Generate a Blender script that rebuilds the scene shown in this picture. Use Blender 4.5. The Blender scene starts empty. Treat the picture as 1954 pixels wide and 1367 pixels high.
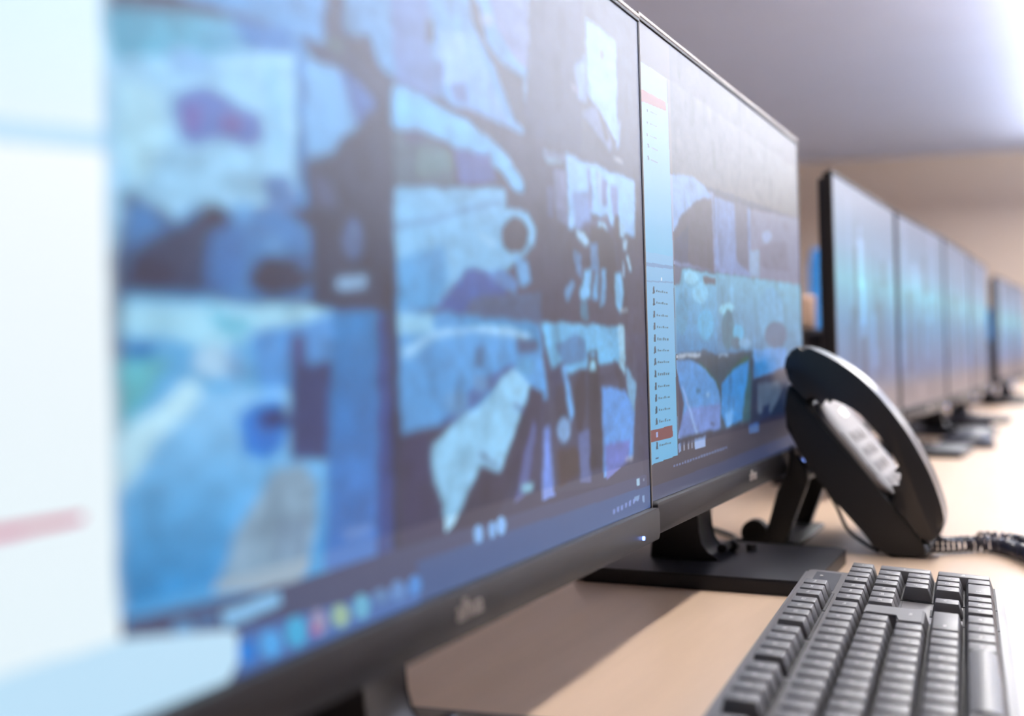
import bpy, bmesh, math, random
import numpy as np
from mathutils import Vector, Matrix, Euler
random.seed(7)
PI=math.pi; R=math.radians
SC=bpy.context.scene; COL=SC.collection
DESK=.75

# ---------------------------------------------------------------- materials
def mat(name, col=(.5,.5,.5), rough=.5, spec=.5, metal=0., noise=None, bump=None, emit=None, estr=1., coat=0., attr=False):
    m=bpy.data.materials.new(name); m.use_nodes=True
    nt=m.node_tree; b=nt.nodes['Principled BSDF']
    b.inputs['Base Color'].default_value=(*col,1); b.inputs['Roughness'].default_value=rough
    b.inputs['Specular IOR Level'].default_value=spec; b.inputs['Metallic'].default_value=metal
    b.inputs['Coat Weight'].default_value=coat
    tc=nt.nodes.new('ShaderNodeTexCoord')
    if noise:
        sc,amt=noise[0],noise[1]
        mp=nt.nodes.new('ShaderNodeMapping'); mp.inputs['Scale'].default_value=noise[2] if len(noise)>2 else (1,1,1)
        n=nt.nodes.new('ShaderNodeTexNoise'); n.inputs['Scale'].default_value=sc; n.inputs['Detail'].default_value=5
        r=nt.nodes.new('ShaderNodeValToRGB')
        r.color_ramp.elements[0].position=.3; r.color_ramp.elements[1].position=.7
        r.color_ramp.elements[0].color=(*[c*(1-amt) for c in col],1); r.color_ramp.elements[1].color=(*[min(1,c*(1+amt)) for c in col],1)
        nt.links.new(tc.outputs['Object'],mp.inputs['Vector']); nt.links.new(mp.outputs[0],n.inputs['Vector'])
        nt.links.new(n.outputs['Fac'],r.inputs['Fac']); nt.links.new(r.outputs[0],b.inputs['Base Color'])
    if bump:
        n=nt.nodes.new('ShaderNodeTexNoise'); n.inputs['Scale'].default_value=bump[0]; n.inputs['Detail'].default_value=3
        bp=nt.nodes.new('ShaderNodeBump'); bp.inputs['Strength'].default_value=bump[1]; bp.inputs['Distance'].default_value=bump[2]
        nt.links.new(tc.outputs['Object'],n.inputs['Vector']); nt.links.new(n.outputs['Fac'],bp.inputs['Height']); nt.links.new(bp.outputs[0],b.inputs['Normal'])
    if emit:
        b.inputs['Emission Color'].default_value=(*emit,1); b.inputs['Emission Strength'].default_value=estr
    if attr:
        a=nt.nodes.new('ShaderNodeAttribute'); a.attribute_name='picture'
        nt.links.new(a.outputs['Color'],b.inputs['Emission Color']); b.inputs['Emission Strength'].default_value=estr
    return m
M={}
M['desk']=mat('desk_laminate',(.62,.450,.325),.30,.5,noise=(6,.05,(1,9,1)))
M['edge']=mat('desk_edge',(.50,.36,.25),.5)
M['leg']=mat('grey_steel',(.32,.33,.35),.4,metal=.6)
M['wall']=mat('tan_paint',(.66,.535,.435),.8,.3,noise=(1.3,.03),bump=(180,.15,.002))
M['ceil']=mat('ceiling_paint',(.66,.71,.88),.9,.2,noise=(2,.02),bump=(60,.1,.002))
M['floor']=mat('grey_carpet',(.17,.15,.14),.95,.1,noise=(40,.3),bump=(300,.4,.004))
M['skirt']=mat('skirting',(.45,.34,.25),.6)
M['screen']=mat('lit_screen',(.006,.006,.008),.36,.5,attr=True,estr=1.)
M['screen'].node_tree.nodes['Principled BSDF'].inputs['IOR'].default_value=1.32
M['bezel']=mat('black_bezel',(.014,.013,.016),.5,.25)
M['trim']=mat('satin_edge',(.30,.27,.26),.38,.6)
M['chin']=mat('dark_plastic',(.013,.0125,.015),.42,.27,bump=(2500,.12,.0004))
M['case']=mat('black_casing',(.012,.012,.02),.5,.3,bump=(1200,.15,.0005))
M['base']=mat('black_base',(.010,.010,.014),.40,.3)
M['logo']=mat('silver_logo',(.60,.55,.53),.35,metal=.5)
M['led']=mat('blue_led',(.1,.1,.3),.3,emit=(.22,.36,1.),estr=5.)
M['key']=mat('key_plastic',(.074,.069,.073),.46,.6,bump=(1500,.12,.0004))
M['kbody']=mat('keyboard_shell',(.125,.115,.118),.38,.5,bump=(1200,.12,.0004))
M['well']=mat('key_well',(.010,.009,.011),.6,.4)
M['ink']=mat('white_print',(.75,.72,.70),.6)
M['phone']=mat('phone_plastic',(.016,.016,.018),.30,.5)
M['phone_side']=mat('phone_matte',(.013,.013,.015),.45,.4)
M['silver']=mat('phone_faceplate',(.27,.25,.245),.55,.3)
M['pkey']=mat('phone_print_shade',(.05,.05,.055),.7,.2)
M['white']=mat('white_button',(.9,.9,.9),.3,emit=(1,1,1),estr=1.2)
M['rubber']=mat('black_rubber',(.012,.013,.013),.45,.5)
M['cable']=mat('dark_cable',(.012,.022,.018),.4,.5)
M['cord']=mat('coiled_cord',(.016,.016,.028),.22,.6)
M['blue']=mat('blue_fabric',(.045,.25,.62),.8,.2,noise=(60,.15))
M['kraft']=mat('cardboard',(.60,.40,.30),.8,.2)
M['lamp']=mat('lamp_diffuser',(.9,.9,.9),.5,emit=(1,.955,.90),estr=1.)
M['lampup']=mat('lamp_uplight',(.9,.9,.9),.5,emit=(.84,.90,1.),estr=1.)
M['housing']=mat('lamp_housing',(.75,.75,.76),.4,metal=.3)
M['mouse']=mat('mouse_plastic',(.03,.032,.045),.35)
M['tower']=mat('computer_case',(.02,.017,.02),.45)

# ---------------------------------------------------------------- mesh helpers
def link(name,me,m=None,parent=None,loc=None):
    o=bpy.data.objects.new(name,me); COL.objects.link(o)
    if m is not None: me.materials.append(M[m] if isinstance(m,str) else m)
    if parent: o.parent=parent
    if loc: o.location=loc
    return o
def fin(bm,name,m,parent=None,smooth=False,loc=None,ang=35):
    bmesh.ops.recalc_face_normals(bm,faces=bm.faces)
    me=bpy.data.meshes.new(name); bm.to_mesh(me); bm.free()
    if smooth:
        me.polygons.foreach_set('use_smooth',[True]*len(me.polygons)); me.set_sharp_from_angle(angle=R(ang))
    return link(name,me,m,parent,loc)
def box(bm,x0,x1,y0,y1,z0,z1,bev=0,seg=2,top=None):
    """axis box; top=(dx0,dx1,dy0,dy1) insets the upper face"""
    t=top or (0,0,0,0)
    c=[(x0,y0,z0),(x1,y0,z0),(x1,y1,z0),(x0,y1,z0),(x0+t[0],y0+t[2],z1),(x1-t[1],y0+t[2],z1),(x1-t[1],y1-t[3],z1),(x0+t[0],y1-t[3],z1)]
    v=[bm.verts.new(p) for p in c]
    f=[bm.faces.new([v[i] for i in q]) for q in ((3,2,1,0),(4,5,6,7),(0,1,5,4),(1,2,6,5),(2,3,7,6),(3,0,4,7))]
    if bev:
        e=list({e for g in f for e in g.edges}); bmesh.ops.bevel(bm,geom=e,offset=bev,segments=seg,profile=.5,affect='EDGES')
def prism(bm,pts,axis,a0,a1,bev=0,seg=2,capbev=True):
    """pts: 2-D outline; axis 'x': (y,z) outline swept in x; 'y': (x,z); 'z': (x,y)"""
    def P(p,a): return {'x':(a,p[0],p[1]),'y':(p[0],a,p[1]),'z':(p[0],p[1],a)}[axis]
    A=[bm.verts.new(P(p,a0)) for p in pts]; B=[bm.verts.new(P(p,a1)) for p in pts]
    n=len(pts); fa=bm.faces.new(A[::-1]); fb=bm.faces.new(B)
    for i in range(n): bm.faces.new((A[i],A[(i+1)%n],B[(i+1)%n],B[i]))
    if bev:
        e=list(set(fa.edges)|set(fb.edges)); bmesh.ops.bevel(bm,geom=e,offset=bev,segments=seg,profile=.5,affect='EDGES')
def roundrect(x0,x1,y0,y1,r,n=6):
    o=[]
    for cx,cy,a in ((x1-r,y1-r,0),(x0+r,y1-r,90),(x0+r,y0+r,180),(x1-r,y0+r,270)):
        for k in range(n+1): t=R(a+90*k/n); o.append((cx+r*math.cos(t),cy+r*math.sin(t)))
    return o
def spline(pts,n=5,closed=True):
    o=[]; N=len(pts)
    for i in range(N if closed else N-1):
        g=lambda k: pts[k%N] if closed else pts[max(0,min(N-1,k))]
        p0,p1,p2,p3=[np.array(g(i+d),float) for d in (-1,0,1,2)]
        for k in range(n):
            t=k/n; o.append(tuple(.5*((2*p1)+(-p0+p2)*t+(2*p0-5*p1+4*p2-p3)*t*t+(-p0+3*p1-3*p2+p3)*t**3)))
    if not closed: o.append(tuple(pts[-1]))
    return o
def tube(bm,path,r,seg=8,caps=True):
    P=[Vector(p) for p in path]; ref=Vector((0,0,1)); rings=[]; prev=None
    for i,p in enumerate(P):
        t=(P[min(i+1,len(P)-1)]-P[max(i-1,0)]).normalized()
        if prev is None:
            a=t.cross(ref if abs(t.dot(ref))<.9 else Vector((1,0,0))).normalized()
        else: a=(prev-t*prev.dot(t)).normalized()
        prev=a; b=t.cross(a)
        rr=r(i/len(P)) if callable(r) else r
        rings.append([bm.verts.new(p+(a*math.cos(2*PI*k/seg)+b*math.sin(2*PI*k/seg))*rr) for k in range(seg)])
    for A,B in zip(rings,rings[1:]):
        for k in range(seg): bm.faces.new((A[k],A[(k+1)%seg],B[(k+1)%seg],B[k]))
    if caps: bm.faces.new(rings[0][::-1]); bm.faces.new(rings[-1])
def cyl(bm,c,r,h,axis='z',seg=24,r2=None):
    rot={'z':Matrix(),'x':Matrix.Rotation(PI/2,4,'Y'),'y':Matrix.Rotation(-PI/2,4,'X')}[axis]
    bmesh.ops.create_cone(bm,cap_ends=True,segments=seg,radius1=r,radius2=r if r2 is None else r2,depth=h,matrix=Matrix.Translation(c)@rot)
def text_mesh(s,size,extr=0.0):
    c=bpy.data.curves.new('lettering','FONT'); c.body=s; c.size=size; c.align_x='CENTER'; c.align_y='CENTER'; c.extrude=extr; c.resolution_u=2
    o=bpy.data.objects.new('lettering',c); COL.objects.link(o)
    bpy.context.view_layer.update()
    me=bpy.data.meshes.new_from_object(o.evaluated_get(bpy.context.evaluated_depsgraph_get()))
    bpy.data.objects.remove(o); bpy.data.curves.remove(c); me.materials.clear()
    return me
def thing(name,label,cat,loc=(0,0,0),rot=(0,0,0),group=None):
    o=bpy.data.objects.new(name,None); COL.objects.link(o); o.empty_display_size=.05
    o.location=loc; o.rotation_euler=rot; o['label']=label; o['category']=cat
    if group: o['group']=group
    return o
def tag(o,label,cat,group=None):
    o['label']=label; o['category']=cat
    if group: o['group']=group
    return o
def copy_tree(o,parent=None):
    c=o.copy(); COL.objects.link(c)
    if parent: c.parent=parent
    for ch in o.children: copy_tree(ch,c)
    return c
def struct(o): o['kind']='structure'; return o

# ---------------------------------------------------------------- the room
X0,X1,Y0,Y1,ZC=-2.6,10.4,-4.2,2.3,2.50
bm=bmesh.new(); box(bm,X0,X1,Y0,Y1,-.1,0); struct(fin(bm,'floor','floor'))
bm=bmesh.new(); box(bm,X0,X1,Y0,Y1,ZC,ZC+.1); struct(fin(bm,'ceiling','ceil'))
bm=bmesh.new(); box(bm,X1,X1+.1,Y0-.1,Y1+.1,-.1,ZC+.1); struct(fin(bm,'wall_far','wall'))
bm=bmesh.new(); box(bm,X0-.1,X0,Y0-.1,Y1+.1,-.1,ZC+.1); struct(fin(bm,'wall_near','wall'))
bm=bmesh.new(); box(bm,X0,X1,Y1,Y1+.1,-.1,ZC+.1); struct(fin(bm,'wall_behind_desk','wall'))
bm=bmesh.new(); box(bm,X0,X1,Y0-.1,Y0,-.1,ZC+.1); struct(fin(bm,'wall_opposite','wall'))
for nm,a in (('baseboard_far',(X1-.015,X1,Y0,Y1)),('baseboard_near',(X0,X0+.015,Y0,Y1)),('baseboard_behind_desk',(X0+.015,X1-.015,Y1-.015,Y1)),('baseboard_opposite',(X0+.015,X1-.015,Y0,Y0+.015))):
    bm=bmesh.new(); box(bm,*a,0,.09,.004); struct(fin(bm,nm,'skirt'))

# ---------------------------------------------------------------- the desk
desk=thing('desk','long pale wood control room worktop under the row of monitors','desk',(0,0,0))
DX0,DX1,DY0,DY1=-1.2,5.6,-.62,.46
bm=bmesh.new(); box(bm,DX0,DX1,DY0,DY1,DESK-.028,DESK,.002,2); fin(bm,'worktop','desk',desk)
bm=bmesh.new(); box(bm,DX0+.05,DX1-.05,DY1-.07,DY1-.05,.35,DESK-.028); fin(bm,'modesty_panel','edge',desk)
for x in (DX0+.08,.6,2.4,4.1,DX1-.14):
    for y in (DY0+.08,DY1-.16):
        bm=bmesh.new(); box(bm,x,x+.05,y,y+.05,0,DESK-.028,.003); fin(bm,'leg','leg',desk)

# ---------------------------------------------------------------- screen pictures
C1="""62 66 92 | -3.1 714.3 1220.1 1518.8 1100.7 -519.4 -15.6 45.8
90 150 205 95 160 215 | 96.4 733.2 311.1 859.6 301.8 675.3 94.9 667.3
92 150 200 | 320.1 895.9 696.7 1130.7 639.2 669.5 394.6 674.4 347.9 670.9 314.4 701.7
55 60 85 | 311.1 859.6 335.8 874.2 329.4 707.9 356 699.5 389.1 672.5 381.1 664.4 347.9 670.9 327.3 682.1 306.6 707.7
50 52 72 | 341.9 706.7 365.2 712.9 381.2 669.8 369.9 672.3 343.9 678.9
70 90 95 | 306.1 689.2 331 692.9 323.7 675.7 307 677.4
100 130 185 | 390.5 839.7 453.8 872.7 464.7 670.2 400.8 669.9
60 62 72 | 450.3 771.8 463.9 777.5 464.6 745.5 452 742.7
120 165 220 | 468 764.9 536.5 785.4 592.8 695.3 621.2 675.2 558.7 673.1 497.6 673.4 475 702.5
140 180 235 | 470 744 516 777 528.8 713.7 479.3 693.1
85 115 170 | 463.7 720.1 478.3 718.2 478.7 674.7 467.7 678.4
85 110 160 | 490.7 697 518.5 710.2 527.6 682.9 497.7 677.1
62 62 80 | 528.7 850.7 554 831.3 563 788.2 601.2 762.8 643 761.2 649.4 674.8 621.6 683.6 578.2 754.5 537.1 800.9
110 125 170 | 556.3 894.8 650.3 941.2 681.8 774.8 631.5 782.1 586.1 813.4
140 160 200 | 578.6 822.2 577.2 816.8 573.6 811.5 568.6 807.3 563.2 805 558.5 805.2 555.3 807.7 554.3 812 555.7 817.3 559.1 822.6 564 826.8 569.4 829.2 574.3 829.1 577.5 826.6
60 62 84 | 663.1 947.5 816.1 1022.9 798.7 645.2 690.8 671.4 651.7 669.5
70 70 86 | 817.9 1062.2 994 1013.4 992.3 667.4 792.1 672
155 190 240 | 819.8 930.6 916 923.3 914.1 738 906.3 728.7 845.8 783.1 819.7 789.3
110 100 110 | 861.2 891.8 875 892.2 874 871.8 862 872.3
120 145 190 | 780.6 827.9 816.6 860.2 815.8 773.6 789 774.6
100 90 110 | 769.9 791.6 788.3 793.1 789.2 779.4 772.4 780.4
105 115 150 | 798.8 749.3 845.6 778.1 895.1 722.7 885.3 705 835 731.1
70 65 75 | 848.6 769.3 858.9 772.4 886.3 725.4 870.2 719.1
140 170 215 | 907.2 746.3 923.5 776.6 916.9 718.2 909.4 716.2
190 190 200 | 899.2 695.3 930.8 696.8 930.6 692.6 900.8 691.7
55 62 88 | 95 672 155 671.6 287.9 680.1 388.9 667.1 385.1 379.4 104 380.1
90 175 205 95 170 215 | 94.1 629.8 150.1 654.3 263.6 680.8 287.4 660.8 281.1 658.4 93.1 585.3
60 135 205 | 202.8 666.6 263.6 680.8 271.5 643.1 217.7 640
165 215 245 | 93.1 585.3 271.9 657.9 270.4 496.6 224.1 476.7 149.6 448.4 136.7 458.7 110 470.6 101.2 431.4 88.6 379
190 235 252 | 103.2 572.6 135.1 573.9 140.6 531.2 128.9 489 112.2 480.6 102.8 502.1
140 190 235 | 144.7 612 176.9 619.2 196.1 605.1 144.2 591.9
92 120 190 | 145.7 562.5 152.7 575.8 176.2 590.3 195.6 583.6 210.7 574.9 229.4 575 232.6 550.8 215 537.9 194.5 540.6 179.5 534 162.8 524.5 151.6 531.7
110 100 170 | 172.4 555.4 171.2 548.4 168.2 542.1 164 538 159.5 536.7 155.5 538.6 152.9 543.1 152 549.4 153.2 556.3 156.1 562.5 160.2 566.7 164.7 568.1 168.8 566.4 171.6 561.9
115 100 165 | 211.4 561.5 210.1 556.9 206.9 552.5 202.2 549.4 197.2 548 192.8 548.6 189.8 551.1 188.9 555 190.1 559.5 193.2 563.7 197.7 566.9 202.7 568.4 207.3 567.9 210.4 565.4
150 205 240 | 233.6 629.4 250.7 635.6 255 539.6 236.6 535
60 125 185 | 269.4 677.4 278.6 678.2 277.4 486.2 265.2 484
120 180 230 | 279.8 658 326.5 656.9 353.8 628.1 345.4 587.3 316.9 561 290.3 542.3 277.9 545.2
70 110 175 | 319.8 660.7 368.9 639.4 363.5 585.8 338.8 604.4
50 55 78 | 324.2 578.4 368.5 626.2 393.5 640.6 385.1 379.4 279.4 380.3 277.2 521.5 310 553.1
75 85 120 | 283.6 528.8 309.1 522.4 314.8 492.8 288.7 488.2
85 130 185 | 227.7 510.6 259 517.5 267 484.3 234.9 473
70 130 190 | 106.6 441.6 112.7 464 124.1 461.3 140.6 442 159 465.1 178 473.7 197.8 472 257.9 477 281.7 463.3 279.4 380.3 104 380.1
45 60 92 | 110.9 423.3 145 442.7 173.1 467.6 197.6 466.6 190.5 386 104 381
38 42 66 | 191.5 464.5 190.1 458.8 186.4 453.8 181.2 450.5 175.6 449.7 170.7 451.3 167.4 455.1 166.3 460.2 167.7 465.8 171.2 470.8 176.2 474.1 181.8 475.1 186.9 473.6 190.4 469.8
36 46 72 | 148.5 400.6 146.1 393.5 139.8 387.5 131.1 383.8 121.8 383.1 113.6 385.5 108.2 390.3 106.3 396.7 108.5 403.5 114.2 409.4 122.5 413.3 131.8 414.4 140.4 412.3 146.4 407.4
44 50 76 | 115.6 466.9 114.9 462.2 113.2 458.3 110.9 455.9 108.4 455.4 106.2 457 104.8 460.4 104.3 464.8 105 469.4 106.6 473.3 108.9 475.8 111.4 476.3 113.6 474.8 115.1 471.4
62 120 185 | 177.4 447.5 205 457.1 209 408.9 190.5 386 171.3 395
90 150 205 | 251.1 441.5 249.7 436.9 246.1 432.9 241 430.3 235.5 429.7 230.7 431 227.4 434.1 226.3 438.3 227.6 442.8 231.1 446.8 236 449.4 241.6 450.2 246.5 448.9 250 445.8
95 160 215 | 217.4 470 216.4 465.1 213.6 460.8 209.8 458.1 205.6 457.5 201.9 459 199.4 462.3 198.6 466.8 199.7 471.6 202.3 475.8 206.1 478.6 210.3 479.4 214.1 478 216.6 474.6
44 48 72 | 280.2 409.9 276.2 399.3 265.9 390.4 251.5 385 236.3 384.1 223.1 387.5 214.4 394.5 211.5 403.7 214.9 413.5 224 422.1 237.4 427.9 252.7 429.7 266.9 426.9 276.8 419.8
80 105 150 | 347.2 460.4 345.6 449.1 341.7 439.8 336.4 434.4 330.8 433.8 326 438 322.8 446.3 321.9 456.9 323.4 467.9 327.1 477.1 332.3 482.8 337.9 483.7 342.9 479.6 346.2 471.3
60 100 150 | 280.1 427.6 279.1 422.3 276.6 418 273 415.4 269.2 415 265.9 416.9 263.7 420.7 263 425.7 264 430.8 266.4 435.2 269.9 437.8 273.7 438.3 277.1 436.4 279.4 432.6
150 185 220 | 309.2 413.7 350.9 417.4 349 401.9 308.7 399
110 185 235 | 104 379.1 387.3 372.9 384.4 41.8 335.8 43.8 98.8 62.5
180 230 250 | 103.8 373 279.2 374.3 304.6 369.5 254.3 344.5 179.3 333 103.1 342.4
125 200 225 | 170.7 369.1 220.8 355 199.4 338.4 179.7 348.7
30 115 185 | 126.4 327.2 125.2 323.6 122.1 320.8 117.8 319.3 113.1 319.4 108.9 321.1 106.1 323.9 105.2 327.4 106.3 330.9 109.2 333.6 113.4 335.2 118.2 335.2 122.4 333.7 125.4 330.8
110 190 200 | 99.9 319 142 318.2 98.4 253.8
205 240 252 | 98 235.2 98.4 253.8 136.9 283.8 155 300.2 168.5 284.2 145.1 263.3 97.3 202.7
190 225 250 | 196.3 317 194.1 308.8 188.4 302.3 180.4 299 171.8 299.4 164.4 303.3 159.4 309.9 157.7 317.8 159.8 325.7 165.1 332.1 172.7 335.7 181.3 335.7 189.1 332.1 194.5 325.4
140 190 235 | 205.4 311.5 204.3 303.5 201.5 297.3 197.7 294 193.7 294.2 190.2 297.8 187.8 304.2 187.1 312 188.2 319.7 190.9 325.9 194.6 329.4 198.7 329.4 202.3 325.8 204.7 319.4
150 205 245 60 150 215 | 97.3 202.7 168.7 289.3 343 279.2 282.5 54.7 172.8 74.5 97.3 81.7
95 160 225 | 209.9 343.9 304.6 369.5 309.4 308.6 276.3 274.2 219.1 289.1
60 70 115 | 253.3 310.1 303 314.8 297 200.5 250.5 207.6
70 80 130 | 254.3 344.5 272.2 344.7 271.2 309.7 253.3 310.1
25 130 220 | 198.3 258.2 218.7 275.4 240.9 276.7 251.7 253.1 242.2 220.1 222.4 211.8 201.6 225.6
40 60 110 | 218.4 264.5 246.4 270.6 251.6 247.4 220.5 242.3
150 175 195 | 233.1 199 262.1 202.9 280.9 173.4 278.5 132.6 267.9 85.6 252.6 72.9 170.8 90.6 194.5 146.8
120 140 170 | 240.2 150 244.2 149.1 236.1 103.2 232.2 104.3
120 140 170 | 252.3 147.3 256.4 146.4 248.6 99.7 244.6 100.9
120 140 170 | 264.1 144.6 268.3 143.7 261.6 99 257.5 100.1
55 130 190 75 125 200 | 304.7 375.6 389.6 373 384.8 54.9 286.4 80.2
60 80 140 | 364.3 371.9 389.6 371.7 387.2 54.2 354.6 66.8
130 170 235 | 311.8 120 346.7 116.7 344.8 104.5 313.4 106.1
66 64 84 | 392.9 668.5 690.8 671.4 671.3 367.4 389.9 379.7
120 190 240 | 394.3 664.3 433.8 667.2 487.5 659.2 557.7 645.4 607.3 622.4 636.1 591.8 638.1 579.7 617.3 575.5 589 597.8 525.1 613.8 476.6 616 432.2 618 392.6 610.2
75 95 110 | 392.5 606.9 431.9 611 476.3 608.7 493.4 557.8 390.1 532.9
90 120 125 | 431.2 590 490.3 604.9 492.2 576 430.1 555
80 95 160 | 497.2 610.4 567.4 616.6 577 579.2 503.3 562.1
72 80 110 | 446.7 611.5 444.6 606.7 439.1 601.8 431.4 597.9 423.1 595.7 415.7 595.6 410.8 597.7 409.1 601.3 411 606 416.2 610.8 423.7 614.7 432 617 439.6 617.3 444.9 615.3
130 190 230 | 392.4 532 597.2 573.8 592.6 542.3 646.6 543.5 664.7 521 657.2 494.4 618.8 464.7 583.1 444.8 498.2 421.9 454.7 381.3 389.8 378.3
100 145 190 | 392.5 486.6 587.3 553.4 587.1 547.7 392.3 479.9
90 165 220 | 391.8 439.8 471.5 470.2 479.1 420.3 454.7 381.3 389.8 378.3
150 205 240 | 536.4 501.6 573.6 489.8 567.6 478.8 539.1 490.5
62 58 72 | 646.4 508.1 642.6 494.5 633.2 482.8 620.2 475.5 606.4 473.8 594.4 478 586.5 487.1 584 499.2 587.5 512.2 596.2 523.7 608.6 531.4 622.5 533.7 635.1 530 643.7 520.8
60 90 160 | 454.7 381.3 508.8 441.4 583.1 444.8 593.3 413.6 516.3 374.4
90 140 200 | 550 441.6 583.4 452.8 617.5 431.7 610.7 410.7 582.3 424.8
100 160 210 | 613.1 472.2 640.9 467.1 648.4 434.2 623.2 423.9
120 180 220 | 610.7 410.7 641.1 411 638.2 399.9 610.3 400
70 90 125 | 517.3 400.8 673.5 419.1 671.5 371.7 506.3 374
66 64 84 | 690.8 671.4 998.4 666.5 1002.7 354.7 671.6 374.3
115 125 160 | 690.3 660 746.2 658.8 748.8 652.2 691.1 647.1
135 165 190 | 693.8 647.8 738.4 647.9 738.2 642.4 696.2 641.3
110 115 150 | 716.4 631.1 748 633.8 748.4 542.7 719.8 547.1
80 85 120 | 694.3 595.4 712.2 597.3 710.1 549.9 695.1 550
150 195 240 | 750.8 664.6 973.8 663.5 968 550.7 914.4 558.6 836 575.9 803.6 579.9 762.9 535.8 752.4 534.2
125 150 200 | 761.3 600 813.3 615.1 818.5 553.7 770.5 536.9
120 130 175 | 810.4 657.4 820.1 657.8 823.2 583.3 813.3 581.6
115 125 170 | 839.8 654.5 873.7 647.2 871.2 596.9 845.2 592.2
115 130 175 | 882.3 644.1 909.2 639.5 909.9 578.3 888.4 584.9
170 200 235 | 844.9 655.7 853.3 655.6 853.8 593.7 845.2 592.2
85 85 115 | 786.4 548.7 870.5 581.8 886.9 554.4 833.7 527
165 205 235 | 840.5 565 866 561.2 872.1 542.2 838.1 549
160 200 230 | 911.5 573.5 933.9 571.9 926.9 545 908.3 547.5
165 205 235 | 770.4 535 793.7 535.7 812.2 522.2 797.4 514.5 776 523.8
60 56 68 | 815 548.4 852 557 889.5 534.7 897.4 474.9 897.5 404 847.9 470.2 816.7 515.1
62 56 70 | 891.9 583.5 910.3 586.6 912.1 548 903.6 526.4 889.7 539.7
90 135 180 | 813.7 519.5 836.9 522.6 839.4 469.4 814.4 467
120 185 230 | 795.1 465.1 814.7 471.8 809 418.8 783.3 412.5 777.8 426.2
105 165 210 | 824.1 463.1 837.7 469.2 831.8 415.4 815.2 414.4
105 165 210 | 848.1 475.1 862.1 479.5 855.3 411.8 838 406
120 180 220 | 891.7 469.3 912.2 476.3 921.4 436 908.1 394.3 890.7 413.7
95 145 190 | 732.9 423.1 757.5 447.7 766.3 443.9 743.8 407.5
95 135 180 | 761.3 498.7 783.9 492.1 785.3 454.8 770.2 462.7
165 200 225 | 922.8 539.2 938.2 543.4 933.2 519.9 921.9 520.5
165 205 230 | 932.7 509.4 940.4 510.3 950.6 482.1 942.8 481.4
160 195 225 | 920.5 492.6 924.5 498.2 923 467.1 917.4 468.6
80 130 160 | 780 407.7 799.1 413.5 802.3 378.6 781.8 379.8
190 205 215 | 904.9 404.3 933.1 405.7 932.9 401.5 904.7 400.3
62 64 90 | 391.3 375.7 992.2 354.6 996.4 41.2 389.6 80.1
95 165 225 | 393 378.5 664.9 369.8 686.2 246.2 394.2 219.3
160 215 245 | 395.2 373.2 450 374 449.2 350.7 394.3 346.4
70 150 205 | 468.1 372.6 662.3 368.8 669.5 324.5 626.3 349.6 515.8 359.4
165 215 250 | 397.8 329.7 449.2 350.7 536.3 359.9 608.6 359.1 651.2 348.2 626 343 515.5 351.8 448.8 340.1 401.3 312.8
70 115 160 | 523.8 329.2 544.7 330.7 542.5 299.9 521.7 301.3
75 100 140 | 611.6 345.3 657.2 339.8 662.9 322.8 613 320.8
75 110 170 | 453.7 223.1 492.1 252.1 544.1 286.7 606.5 304.5 606.1 296.4 542.9 256 491.3 230.1
110 165 215 | 508.8 250.8 506.3 243.3 500.1 237.6 491.4 234.9 482 235.8 473.9 239.9 468.4 246.4 466.7 254 468.9 261.3 474.8 267 483.3 269.8 492.6 269.3 501.1 265.3 506.9 258.7
110 160 210 | 550.1 274.9 548.1 268.9 543.2 264.4 536.4 262.1 529 262.6 522.5 265.6 518.2 270.6 516.8 276.6 518.6 282.4 523.3 286.9 530 289.3 537.4 289 544.1 286 548.6 281
160 215 248 | 606.1 296.4 576.9 285.4 553.6 255.2 491.3 230.1 444 199.5 438.4 165.3 459.2 119.1 462.4 79.1 476.6 86.5 528.9 161.8 565.7 140.4 621.6 234.1 641.6 270.2
90 120 180 | 604 243.7 627.5 229.5 624.9 225.6 601.4 237.4
80 85 130 | 529.6 180.7 566.1 152.2 562.7 148.8 527.3 175
55 55 78 | 641.6 270.2 673.2 255.7 657.7 197.2 599.7 134.7 557.6 75.4 535.9 68.9 476.4 79.3 528.8 158 565.7 140.4 621.3 225.9
60 60 92 | 398 212.2 435.7 214.5 442.8 164.6 458.2 90.8 457.7 76.7 393.7 82.4
95 105 160 | 625 167.7 645.7 215.3 651.6 206.3 628.4 100.9 597.9 90.6
120 150 225 | 670.7 195.7 695.5 210.5 695.5 83.7 663.2 81.4
150 205 225 | 612 116.3 641.4 113.5 638.5 103.1 616.3 103.2
95 165 215 | 652.9 299.2 650.4 292.7 643.9 287.6 634.7 285.1 624.9 285.5 616.3 288.6 610.5 294 608.7 300.4 611 306.7 617.2 311.7 626.1 314.5 635.9 314.3 644.8 311.2 650.9 305.8
70 72 96 | 668.8 369.9 923.7 369.1 959.5 311.9 976.6 60.8 693 88.5 679.8 255.2
115 190 235 | 668.8 369 919.9 370.1 917.9 291.9 883.4 302.9 806.4 295 701.3 280.3
85 140 190 | 703.5 333 762.2 351.5 792.6 342.5 790.9 304.8 730.2 297.1
60 66 96 | 690.7 289.4 723.4 306.2 744 278.5 749.3 232.7 719.5 217.1 692.9 245.7
58 58 76 | 703.5 267 735.8 260.8 743.7 205.9 710.9 182.5 701 210
110 170 225 | 721.6 297.3 733.1 297 753 214.2 740.3 197.2 731.1 252.1
55 52 66 | 755 259.8 787.3 295.5 791 239 772.5 175.3 754.7 186.5
130 170 215 | 739.9 188.2 737.8 179.8 732.7 173.5 725.6 170.5 718 171.5 711.4 176.1 707 183.3 705.8 191.9 707.8 200.1 712.7 206.4 719.7 209.5 727.3 208.8 734 204.3 738.6 196.9
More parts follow.
